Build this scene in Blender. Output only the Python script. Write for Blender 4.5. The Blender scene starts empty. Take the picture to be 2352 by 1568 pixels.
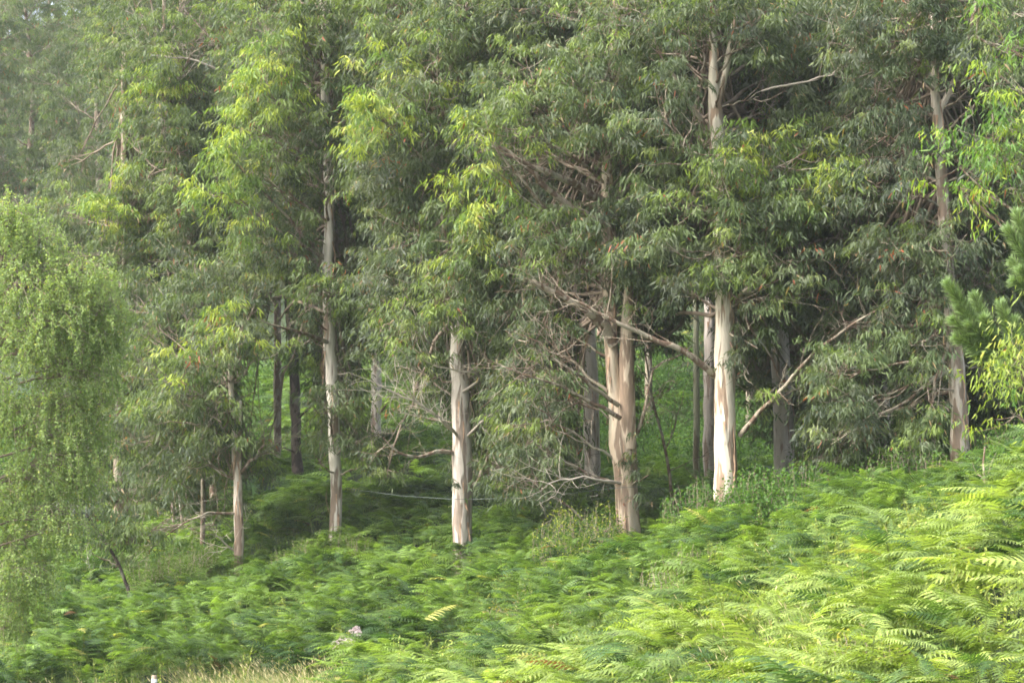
import bpy, math, random
import numpy as np
R = math.radians
sc = bpy.context.scene
# ------------------------------------------------------------------ camera, light, exposure
F = 5532.0                                   # focal length in px of a 2352 px wide frame
PITCH = R(6.0)
cam = bpy.data.cameras.new("camera"); camo = bpy.data.objects.new("camera", cam)
sc.collection.objects.link(camo); sc.camera = camo
cam.sensor_width = 36; cam.lens = 36 * F / 2352
cam.clip_start = .1; cam.clip_end = 3000
camo.location = (0, 0, 0); camo.rotation_euler = (R(90) + PITCH, 0, 0)
sc.render.resolution_x = 1024; sc.render.resolution_y = 682
SUN_EL, SUN_AZ = 45.0, -112.0                 # azimuth from +Y towards +X
w = bpy.data.worlds.new("World"); sc.world = w; w.use_nodes = True
nt = w.node_tree; bg = nt.nodes["Background"]
sky = nt.nodes.new("ShaderNodeTexSky"); sky.sky_type = 'NISHITA'; sky.sun_disc = False
sky.sun_elevation = R(SUN_EL); sky.sun_rotation = R(SUN_AZ); sky.dust_density = 5.0; sky.air_density = 1.0; sky.ozone_density = .6
hsv = nt.nodes.new('ShaderNodeHueSaturation'); hsv.inputs['Saturation'].default_value = .55; nt.links.new(sky.outputs[0], hsv.inputs['Color']); nt.links.new(hsv.outputs[0], bg.inputs[0]); bg.inputs[1].default_value = 0.15
sl = bpy.data.lights.new("sun", 'SUN'); sl.energy = 1.5; sl.angle = R(10); sl.color = (1, .96, .90)
so = bpy.data.objects.new("sun", sl); sc.collection.objects.link(so)
sv = np.array([math.sin(R(SUN_AZ)) * math.cos(R(SUN_EL)), math.cos(R(SUN_AZ)) * math.cos(R(SUN_EL)), math.sin(R(SUN_EL))])
from mathutils import Vector
so.rotation_euler = Vector(sv).to_track_quat('Z', 'Y').to_euler(); so.location = (0, 40, 60)
vs = sc.view_settings; vs.view_transform = 'Standard'; vs.look = 'None'; vs.exposure = 2.05; vs.gamma = 1
cy = sc.cycles; cy.max_bounces = 8; cy.diffuse_bounces = 4; cy.glossy_bounces = 2; cy.transmission_bounces = 4; cy.volume_bounces = 1
cy.transparent_max_bounces = 8; cy.use_denoising = True; cy.denoising_prefilter = 'ACCURATE'; cy.use_adaptive_sampling = False; cy.sample_clamp_indirect = 2.5; cy.filter_width = 1.7; cy.volume_step_rate = 4

def at(u, v, d):
    X = (u - 1176) / F; Z = (784 - v) / F
    r = np.array([X, math.cos(PITCH) - Z * math.sin(PITCH), math.sin(PITCH) + Z * math.cos(PITCH)])
    return r * (d / r[1])
def proj(P):
    P = np.atleast_2d(P); c, s = math.cos(PITCH), math.sin(PITCH)
    y = P[:, 1] * c + P[:, 2] * s; z = -P[:, 1] * s + P[:, 2] * c
    return 1176 + F * P[:, 0] / y, 784 - F * z / y

# ------------------------------------------------------------------ materials
def newmat(name):
    m = bpy.data.materials.new(name); m.use_nodes = True; n = m.node_tree
    for x in list(n.nodes): n.nodes.remove(x)
    return m, n, n.nodes.new("ShaderNodeOutputMaterial")
def N(n, t, **kw):
    x = n.nodes.new(t)
    for k, v in kw.items():
        if k.startswith("i"): x.inputs[int(k[1:])].default_value = v
        else: setattr(x, k, v)
    return x
def leaf_mat(name, rough=.42, trans=.35, spec=.5, tboost=1.0):
    m, n, out = newmat(name)
    a = N(n, "ShaderNodeAttribute", attribute_name="col")
    p = N(n, "ShaderNodeBsdfPrincipled"); p.inputs["Roughness"].default_value = rough
    p.inputs["Specular IOR Level"].default_value = spec
    t = N(n, "ShaderNodeBsdfTranslucent")
    mx = N(n, "ShaderNodeMixShader"); mx.inputs[0].default_value = trans
    hs = N(n, "ShaderNodeMix", data_type='RGBA', blend_type='MULTIPLY'); hs.inputs[0].default_value = 1
    hs.inputs[7].default_value = (1.45 * tboost, 1.5 * tboost, .6 * tboost, 1)
    n.links.new(a.outputs["Color"], p.inputs["Base Color"]); n.links.new(a.outputs["Color"], hs.inputs[6])
    n.links.new(hs.outputs[2], t.inputs[0])
    n.links.new(p.outputs[0], mx.inputs[1]); n.links.new(t.outputs[0], mx.inputs[2]); n.links.new(mx.outputs[0], out.inputs[0])
    return m
def bark_mat(name, pale, mid, brown, amount=.5, zs=.16, fine=3.0, grey=(.20, .20, .15)):
    """smooth bark that peels in long vertical flakes: pale patches, browner old bark, fine streaks"""
    m, n, out = newmat(name)
    tc = N(n, "ShaderNodeTexCoord"); mp = N(n, "ShaderNodeMapping"); mp.inputs["Scale"].default_value = (1.0, 1.0, zs)
    n.links.new(tc.outputs["Object"], mp.inputs[0])
    n1 = N(n, "ShaderNodeTexNoise"); n1.inputs["Scale"].default_value = 4.5; n1.inputs["Detail"].default_value = 2.5; n1.inputs["Roughness"].default_value = .55; n1.inputs["Distortion"].default_value = .35
    n2 = N(n, "ShaderNodeTexNoise"); n2.inputs["Scale"].default_value = 16 * fine / 3; n2.inputs["Detail"].default_value = 6; n2.inputs["Roughness"].default_value = .6
    n3 = N(n, "ShaderNodeTexNoise"); n3.inputs["Scale"].default_value = 2.2; n3.inputs["Detail"].default_value = 3
    for q in (n1, n2, n3): n.links.new(mp.outputs[0], q.inputs[0])
    def ramp(src, a, b, ca, cb):
        r = N(n, "ShaderNodeValToRGB"); r.color_ramp.elements[0].position = a; r.color_ramp.elements[1].position = b
        r.color_ramp.elements[0].color = (*ca, 1); r.color_ramp.elements[1].color = (*cb, 1); n.links.new(src, r.inputs[0]); return r
    f = ramp(n1.outputs[0], amount - .025, amount + .02, (0, 0, 0), (1, 1, 1))
    g = ramp(n2.outputs[0], .35, .68, mid, pale)
    h = ramp(n2.outputs[0], .3, .7, [c * .6 for c in brown], brown)
    k = ramp(n3.outputs[0], .56, .66, (0, 0, 0), (.75, .75, .75))
    m1 = N(n, "ShaderNodeMix", data_type='RGBA'); n.links.new(f.outputs[0], m1.inputs[0]); n.links.new(h.outputs[0], m1.inputs[6]); n.links.new(g.outputs[0], m1.inputs[7])
    m2 = N(n, "ShaderNodeMix", data_type='RGBA'); n.links.new(k.outputs[0], m2.inputs[0]); n.links.new(m1.outputs[2], m2.inputs[6]); m2.inputs[7].default_value = (*grey, 1)
    p = N(n, "ShaderNodeBsdfPrincipled"); p.inputs["Roughness"].default_value = .75; p.inputs["Specular IOR Level"].default_value = .25
    n.links.new(m2.outputs[2], p.inputs["Base Color"])
    b = N(n, "ShaderNodeBump"); b.inputs["Strength"].default_value = .6; b.inputs["Distance"].default_value = .03
    ad = N(n, "ShaderNodeMath", operation='ADD'); n.links.new(n2.outputs[0], ad.inputs[0]); n.links.new(f.outputs[0], ad.inputs[1])
    n.links.new(ad.outputs[0], b.inputs["Height"]); n.links.new(b.outputs[0], p.inputs["Normal"])
    n.links.new(p.outputs[0], out.inputs[0])
    return m
def plain(name, col, rough=.8, var=.3, scale=6):
    m, n, out = newmat(name)
    p = N(n, "ShaderNodeBsdfPrincipled"); p.inputs["Roughness"].default_value = rough; p.inputs["Specular IOR Level"].default_value = .25
    tc = N(n, "ShaderNodeTexCoord"); t = N(n, "ShaderNodeTexNoise"); t.inputs["Scale"].default_value = scale; t.inputs["Detail"].default_value = 6
    r = N(n, "ShaderNodeValToRGB"); r.color_ramp.elements[0].position = .3; r.color_ramp.elements[1].position = .7
    r.color_ramp.elements[0].color = (*[c * (1 - var) for c in col], 1); r.color_ramp.elements[1].color = (*[c * (1 + var) for c in col], 1)
    n.links.new(tc.outputs["Object"], t.inputs[0]); n.links.new(t.outputs[0], r.inputs[0]); n.links.new(r.outputs[0], p.inputs["Base Color"]); n.links.new(p.outputs[0], out.inputs[0])
    return m
M_LEAF = leaf_mat("eucalyptus_leaf", .55, .40, .3)
M_FERN = leaf_mat("bracken_leaf", .5, .42, .35)
M_BIRCH = leaf_mat("birch_leaf", .6, .42, .2)
M_NEEDLE = leaf_mat("pine_needle", .5, .2, .3)
M_GRASS = leaf_mat("grass_blade", .6, .35, .2)
M_PALE = bark_mat("pale_gum_bark", (.62, .58, .50), (.46, .41, .34), (.27, .205, .15), .47)
M_WHITE = bark_mat("white_gum_bark", (.56, .505, .41), (.44, .39, .305), (.30, .215, .15), .47)
M_TAN = bark_mat("tan_gum_bark", (.46, .375, .28), (.37, .295, .215), (.275, .20, .14), .50)
M_PINK = bark_mat("pinkish_gum_bark", (.50, .455, .40), (.385, .34, .29), (.27, .215, .17), .50)
M_RED = bark_mat("mottled_brown_gum_bark", (.54, .48, .40), (.36, .30, .24), (.25, .185, .135), .50)
M_DARK = bark_mat("pine_bark", (.11, .085, .07), (.075, .06, .05), (.05, .04, .032), .5, .5, 5)
M_LIMB = bark_mat("gum_branch_bark", (.33, .29, .22), (.23, .19, .14), (.17, .115, .08), .5, .5)
M_BACK = bark_mat("grey_fibrous_gum_bark", (.66, .60, .54), (.52, .45, .39), (.38, .29, .23), .42)
M_STRIP = plain("shed_bark", (.30, .20, .13), .85, .4, 8)
M_TWIG = plain("twig_bark", (.21, .165, .125), .8, .35, 3)
M_DEAD = plain("dead_twig_bark", (.33, .29, .24), .8, .3, 3)
M_SOIL = plain("forest_soil", (.030, .045, .018), .95, .5, .8)

# ------------------------------------------------------------------ mesh building (numpy)
class Mesh:
    """collects vertices and faces; build() links them as ONE object"""
    def __init__(s): s.V = []; s.L = []; s.C = []; s.col = []; s.n = 0
    def add(s, V, faces, col=None):
        """V (n,3); faces: list of int arrays (m,k); col: (m_total,3) per face or None"""
        V = np.asarray(V, np.float32)
        for f in faces:
            f = np.asarray(f, np.int64)
            s.L.append((f + s.n).ravel()); s.C.append(np.full(len(f), f.shape[1], np.int32))
        s.V.append(V); s.n += len(V)
        if col is not None: s.col.append(np.asarray(col, np.float32))
    def build(s, name, mats, parent=None, loc=(0, 0, 0), smooth=False, attrs=None):
        me = bpy.data.meshes.new(name)
        V = np.concatenate(s.V) - np.array(loc, np.float32); L = np.concatenate(s.L); C = np.concatenate(s.C)
        me.vertices.add(len(V)); me.vertices.foreach_set("co", V.astype(np.float32).ravel())
        me.loops.add(len(L)); me.loops.foreach_set("vertex_index", L.astype(np.int32))
        me.polygons.add(len(C)); st = np.zeros(len(C), np.int32); st[1:] = np.cumsum(C)[:-1]
        me.polygons.foreach_set("loop_start", st)
        if s.col:
            cl = np.concatenate(s.col); a = me.attributes.new("col", 'FLOAT_COLOR', 'FACE')
            a.data.foreach_set("color", np.concatenate([cl, np.ones((len(cl), 1), np.float32)], 1).ravel())
        me.polygons.foreach_set("use_smooth", np.full(len(C), smooth))
        me.update(calc_edges=True)
        for m in (mats if isinstance(mats, (list, tuple)) else [mats]): me.materials.append(m)
        o = bpy.data.objects.new(name, me); sc.collection.objects.link(o)
        o.location = loc
        if parent is not None: o.parent = parent; o.matrix_parent_inverse.identity(); o.location = np.array(loc) - np.array(parent.location)
        return o
def nrm(a): return a / np.maximum(np.linalg.norm(a, axis=-1, keepdims=True), 1e-9)
def tubes(M, P, Rr, sides=3, lump=0, rng=None, cap=False):
    """P (n,K,3), Rr (n,K)"""
    P = np.asarray(P, float); Rr = np.asarray(Rr, float); n, K, _ = P.shape
    if n == 0: return
    t = np.empty_like(P); t[:, 1:-1] = P[:, 2:] - P[:, :-2]; t[:, 0] = P[:, 1] - P[:, 0]; t[:, -1] = P[:, -1] - P[:, -2]; t = nrm(t)
    tot = nrm(P[:, -1] - P[:, 0]); ref = np.where(np.abs(tot[:, 2:3]) > .8, np.array([[0, 1., 0]]), np.array([[0, 0, 1.]]))[:, None, :]
    a = nrm(np.cross(t, ref)); b = np.cross(t, a)
    th = np.arange(sides) / sides * 2 * np.pi
    rr = Rr[:, :, None] * np.ones((1, 1, sides))
    if lump and rng is not None: 
        ph = rng.uniform(0, 6.3, (n, 3)); k = np.arange(K)
        rr = rr * (1 + lump * np.sin(2 * th[None, None] + ph[:, None, :1] + k[None, :, None] * .35) + lump * .6 * np.sin(3 * th[None, None] + ph[:, None, 1:2] - k[None, :, None] * .22) + lump * .5 * np.sin(k[None, :, None] * 1.3 + ph[:, None, 2:3]))
    V = P[:, :, None] + rr[..., None] * (np.cos(th)[None, None, :, None] * a[:, :, None] + np.sin(th)[None, None, :, None] * b[:, :, None])
    i = (np.arange(n) * K * sides)[:, None, None]; j = (np.arange(K - 1) * sides)[None, :, None]; q = np.arange(sides)[None, None]; q2 = (q + 1) % sides
    f = np.stack([i + j + q, i + j + q2, i + j + sides + q2, i + j + sides + q], -1).reshape(-1, 4)
    fs = [f]
    if cap:
        fs.append(np.array([[(K - 1) * sides + x for x in range(sides)]]))
    M.add(V.reshape(-1, 3), fs)
def leaves(M, B, D, S, L, W, bend, col, full=True):
    """B base, D direction, S sideways (unit), L length, W half width, bend (n,3)"""
    n = len(B); L = L[:, None]; W = W[:, None]
    if full:
        def c(t): return B + D * L * t + bend * L * t * t
        V = np.stack([B, c(.3) - S * W, c(.3) + S * W, c(.66) - S * W * .75, c(.66) + S * W * .75, c(1.)], 1)
        i = (np.arange(n) * 6)[:, None]
        M.add(V.reshape(-1, 3), [i + np.array([[0, 2, 1]]), i + np.array([[1, 2, 4, 3]]), i + np.array([[3, 4, 5]])], np.concatenate([col, col, col]))
    else:
        V = np.stack([B, B + D * L * .42 + bend * L * .1 - S * W, B + D * L + bend * L, B + D * L * .42 + bend * L * .1 + S * W], 1)
        i = (np.arange(n) * 4)[:, None]
        M.add(V.reshape(-1, 3), [i + np.array([[0, 1, 2, 3]])], col)

# ------------------------------------------------------------------ terrain: height of the fern tops / ground
CP = [(0,1568,45),(500,1568,42),(1000,1568,38),(1400,1568,33),(1800,1568,28),(2352,1568,23),
 (0,1480,53),(600,1420,54),(1100,1350,53),(1350,1400,44),(1600,1330,43),(1900,1300,37),(2100,1220,37),(2352,1250,31),(2352,1060,41),
 (2050,1130,48),(2200,1095,46),(100,1400,60),(300,1370,64),(900,1300,59),(1500,1240,51),(1750,1190,52),(1300,1290,56),
 (1060,1262,62),(765,1230,68),(545,1305,66),(1440,1228,58),(1800,1100,66),(2205,1072,54),(1358,1105,72),(1600,1115,73),(2035,1078,70),(2285,1060,60),
 (865,1000,80),(682,1105,80),(270,1180,78),(100,1250,80),(600,910,95),(1000,960,90),(1550,930,92),(1200,1050,80),(2000,1000,88),(2300,980,80),
 (100,800,120),(600,650,125),(1200,600,125),(1800,600,118),(2300,600,110),(-300,300,190),(400,250,190),(1200,50,180),(2300,0,160)]
pts = np.array([at(*c) for c in CP])
extra = np.array([(-25,0,-1.2),(25,0,-1.),(0,10,-1.2),(-25,25,-1.2),(16,14,-.6),(-60,-60,-1.5),(60,-60,-1.5),(-60,20,-3),(60,20,4),(-70,90,-2),(70,80,13),(-110,190,30),(110,190,60),(0,260,70)], float)
pts = np.concatenate([pts, extra])
def tpsk(r2): return np.where(r2 > 0, .5 * r2 * np.log(np.maximum(r2, 1e-12)), 0)
X = pts[:, :2]; n_ = len(X); K_ = tpsk(((X[:, None] - X[None]) ** 2).sum(-1)) + np.eye(n_) * 8.0
Pm = np.c_[np.ones(n_), X]; A_ = np.block([[K_, Pm], [Pm.T, np.zeros((3, 3))]])
cf = np.linalg.solve(A_, np.r_[pts[:, 2], 0, 0, 0])
def top(x, y):
    x = np.asarray(x, float); y = np.asarray(y, float); sh = x.shape; q = np.c_[x.ravel(), y.ravel()]
    o = np.empty(len(q))
    for s in range(0, len(q), 20000):
        qq = q[s:s + 20000]
        o[s:s + 20000] = tpsk(((qq[:, None] - X[None]) ** 2).sum(-1)) @ cf[:n_] + cf[n_] + qq @ cf[n_ + 1:]
    return o.reshape(sh)
def ground(x, y): return top(x, y) - .75
gx = np.r_[np.linspace(-170, -40, 27)[:-1], np.linspace(-40, 40, 133), np.linspace(40, 170, 27)[1:]]
gy = np.r_[np.linspace(-50, 20, 15)[:-1], np.linspace(20, 110, 151), np.linspace(110, 270, 33)[1:]]
GX, GY = np.meshgrid(gx, gy); GZ = np.clip(ground(GX, GY), -6, 95)
rg = np.random.default_rng(5)
GZ = GZ + rg.normal(0, .04, GZ.shape)
m = Mesh(); nx, ny = len(gx), len(gy)
ii = (np.arange(ny - 1)[:, None] * nx + np.arange(nx - 1)[None]).ravel()
m.add(np.stack([GX, GY, GZ], -1).reshape(-1, 3), [np.stack([ii, ii + 1, ii + nx + 1, ii + nx], 1)])
g = m.build("ground", M_SOIL, smooth=True); g["kind"] = "structure"

# ------------------------------------------------------------------ tagging
def tag(o, label, cat=None, group=None, kind=None):
    if label: o["label"] = label
    if cat: o["category"] = cat
    if group: o["group"] = group
    if kind: o["kind"] = kind
    return o
def empty(name, loc):
    o = bpy.data.objects.new(name, None); sc.collection.objects.link(o); o.location = [float(c) for c in loc]; o.empty_display_size = .3
    return o

# ------------------------------------------------------------------ where foliage may hang: openings under and between the crowns
LOW = [(-400, 1250), (280, 1240), (330, 1290), (520, 1240), (560, 1160), (640, 1030), (740, 1120), (860, 1130), (1000, 1075), (1100, 1150), (1330, 1170), (1400, 1140), (1480, 1165), (1530, 1040), (1600, 900), (1640, 860), (1700, 930), (1760, 1080), (2170, 1085), (2240, 1010), (2300, 1000), (2800, 1000)]
lu, lv = np.array(LOW).T
KEEP = [(752, 790, 525, 600, 70), (742, 790, 760, 860, 70), (752, 800, 1060, 1260, 72), (1028, 1100, 800, 1300, 64), (1385, 1455, 760, 960, 61), (1400, 1482, 960, 1020, 61), (1410, 1482, 1060, 1260, 61),
        (1360, 1420, 440, 500, 56.5), (1632, 1702, 700, 1260, 59), (1612, 1680, 110, 300, 58), (1775, 1825, 800, 1100, 68), (2176, 2232, 740, 1090, 57), (2130, 2190, 225, 290, 56), (2145, 2185, 330, 500, 56),
        (1333, 1385, 760, 900, 74), (1333, 1385, 940, 1100, 74), (1588, 1645, 720, 1130, 75), (522, 570, 1075, 1310, 68), (660, 700, 900, 1110, 82), (848, 885, 870, 990, 82), (225, 255, 270, 430, 120),
        (455, 475, 1120, 1260, 72), (2022, 2048, 880, 1040, 72), (262, 288, 1090, 1130, 75), (620, 655, 720, 800, 84), (1460, 1620, 760, 850, 59), (1735, 1850, 830, 960, 54.6), (1190, 1385, 385, 465, 59), (1255, 1390, 680, 730, 59), (1480, 1640, 850, 1150, 90), (565, 660, 860, 1010, 90), (880, 1030, 985, 1060, 70)]
def allowed(P, own=None):
    u, v = proj(P); d = P[:, 1]; ok = v < np.interp(u, lu, lv) - 14
    for (a, b, c, e, dm) in KEEP: ok &= ~((u > a - 20) & (u < b + 20) & (v > c - 40) & (v < e) & (d < dm))
    return ok

COLS = {  # leaf colours, 'y' with sunlight on the crowns painted in: (dark, light, share of fresh clumps, fresh)
 'm': ((.050, .078, .041), (.115, .148, .070), .12, (.19, .26, .06)),
 'k': ((.060, .096, .043), (.142, .190, .072), .24, (.22, .30, .06)),
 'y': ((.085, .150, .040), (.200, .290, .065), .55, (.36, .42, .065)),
 'b': ((.056, .090, .044), (.130, .175, .070), .16, (.17, .25, .060)),
}
def limb_curve(S, E, rng, K=8, sag=.0, wig=.05):
    t = np.linspace(0, 1, K)[:, None]; ln = np.linalg.norm(E - S)
    c = (S + E) / 2 + np.array([0, 0, sag * ln]) + rng.normal(0, wig * ln, 3)
    P = (1 - t) ** 2 * S + 2 * t * (1 - t) * c + t * t * E
    P[1:-1] += rng.normal(0, .02 * ln ** .5, (K - 2, 3))
    return P
def branching(Mt, limb, E, r, rng, n_sub, n_tw, rl, twr=1.0, flat=.8, own=True):
    """sub-branches and twigs from a limb filling a ball of radius r round E; returns clump points and outward directions"""
    K = len(limb)
    dirs = nrm(rng.normal(0, 1, (n_sub, 3)) + np.array([0, 0, .25])); rad = r * rng.uniform(.35, 1, n_sub) ** .6
    T = E + dirs * rad[:, None] * np.array([1, 1, flat])
    tt = rng.uniform(.4, 1., n_sub); idx = np.minimum((tt * (K - 1)).astype(int), K - 2); fr = (tt * (K - 1) - idx)[:, None]
    S = limb[idx] * (1 - fr) + limb[idx + 1] * fr
    s = np.linspace(0, 1, 5)[None, :, None]; C = (S + T) / 2 + rng.normal(0, .12, (n_sub, 3)) * r - np.array([0, 0, .1]) * r
    sub = (1 - s) ** 2 * S[:, None] + 2 * s * (1 - s) * C[:, None] + s * s * T[:, None]; sub[:, 1:-1] += rng.normal(0, .03, (n_sub, 3, 3))
    ok = allowed(T) if own else np.ones(n_sub, bool)
    sub = sub[ok]; T = T[ok]; n_sub = len(sub)
    if n_sub == 0: return np.zeros((0, 3)), np.zeros((0, 3))
    tubes(Mt, sub, np.linspace(1, .35, 5)[None] * rng.uniform(.7, 1.2, (n_sub, 1)) * rl * twr, 4)
    j = np.repeat(np.arange(n_sub), n_tw); m_ = len(j); t2 = rng.uniform(1.2, 4, m_); i2 = np.minimum(t2.astype(int), 3); f2 = (t2 - i2)[:, None]
    S2 = sub[j, i2] * (1 - f2) + sub[j, i2 + 1] * f2
    d2 = nrm(nrm(T[j] - E) * .7 + rng.normal(0, .7, (m_, 3)) + np.array([0, 0, .25])); l2 = rng.uniform(.3, .75, m_)[:, None]
    E2 = S2 + d2 * l2; s = np.linspace(0, 1, 4)[None, :, None]; C2 = (S2 + E2) / 2 + rng.normal(0, .07, (m_, 3))
    tw = (1 - s) ** 2 * S2[:, None] + 2 * s * (1 - s) * C2[:, None] + s * s * E2[:, None]
    tubes(Mt, tw, np.linspace(1, .5, 4)[None] * rng.uniform(.6, 1.2, (m_, 1)) * .008 * twr, 3)
    return E2, d2
def clumps(Ml, E, O, rng, kind, nl=60, ls=1.0, full=True, size=1.0, free=False):
    nl = int(nl * 1.3); keep_ = rng.uniform(0, 1, len(E)) < .85; E = E[keep_]; O = O[keep_]
    """weeping mops of sickle leaves: stalks arch out of each twig end, leaves hang from them"""
    if not free: ok = allowed(E); E = E[ok]; O = O[ok]
    n = len(E)
    if n == 0: return
    dk, lt, fs, fr = [np.array(c) for c in COLS[kind]]
    ns = 6; base = rng.uniform(0, 6.3, (n, 1)); az = base + np.arange(ns)[None] * 6.283 / ns + rng.normal(0, .4, (n, ns))
    h = np.stack([np.cos(az), np.sin(az), np.zeros_like(az)], -1) + O[:, None] * .8 * np.array([1, 1, .3])
    rad = rng.uniform(.2, .46, (n, ns)) * size
    k = max(1, nl // ns); s = rng.uniform(.1, 1, (n, ns, k))
    P = E[:, None, None] + h[:, :, None] * (rad[:, :, None] * s)[..., None]
    dz = rng.uniform(.15, .4, (n, ns))[:, :, None] * s - rng.uniform(.3, .62, (n, ns))[:, :, None] * s ** 2.2
    P[..., 2] += dz * size; P += rng.normal(0, .045, P.shape) * size
    P = P.reshape(-1, 3); m_ = len(P); ci = np.repeat(np.arange(n), ns * k); hh = np.repeat(h.reshape(-1, 3), k, 0)
    D = nrm(np.stack([rng.normal(0, .4, m_), rng.normal(0, .4, m_), -rng.uniform(.35, 1.15, m_)], 1) + hh * rng.uniform(.1, .5, (m_, 1)))
    S = nrm(np.cross(D, nrm(rng.normal(0, 1, (m_, 3)))))
    L = rng.uniform(.10, .215, m_) * ls * (1.15 if kind == 'y' else 1); W = L * rng.uniform(.075, .12, m_)
    bend = S * rng.normal(0, .22, (m_, 1)) + rng.normal(0, .1, (m_, 3)) - np.array([0, 0, .12])
    tone = rng.uniform(0, 1, n)[ci] ** 1.3 * .7 + rng.uniform(0, 1, m_) * .3 + .12 * (1 - s.ravel())
    col = dk + (lt - dk) * tone[:, None]
    fresh_lit = (rng.uniform(0, 1, n) < fs)[ci] & (rng.uniform(0, 1, m_) < .25 + .7 * (s.ravel() < .75))
    ff = rng.uniform(.35, 1, m_)[:, None]; col = np.where(fresh_lit[:, None], col * (1 - ff) + fr * ff, col)
    grey = (rng.uniform(0, 1, n) < .25)[ci]; col = np.where(grey[:, None], col * np.array([1.1, 1.0, 1.35]) + .008, col)
    rb = rng.uniform(0, 1, m_); redc = (rng.uniform(0, 1, n) < .03)[ci]
    col = np.where(((rb < .0015) | (redc & (rb < .12)))[:, None], np.array([.27, .085, .04]), col)
    col = np.where((rb > .985)[:, None], np.array([.26, .19, .10]), col)
    leaves(Ml, P, D, S, L, W, bend, col, full)

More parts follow.
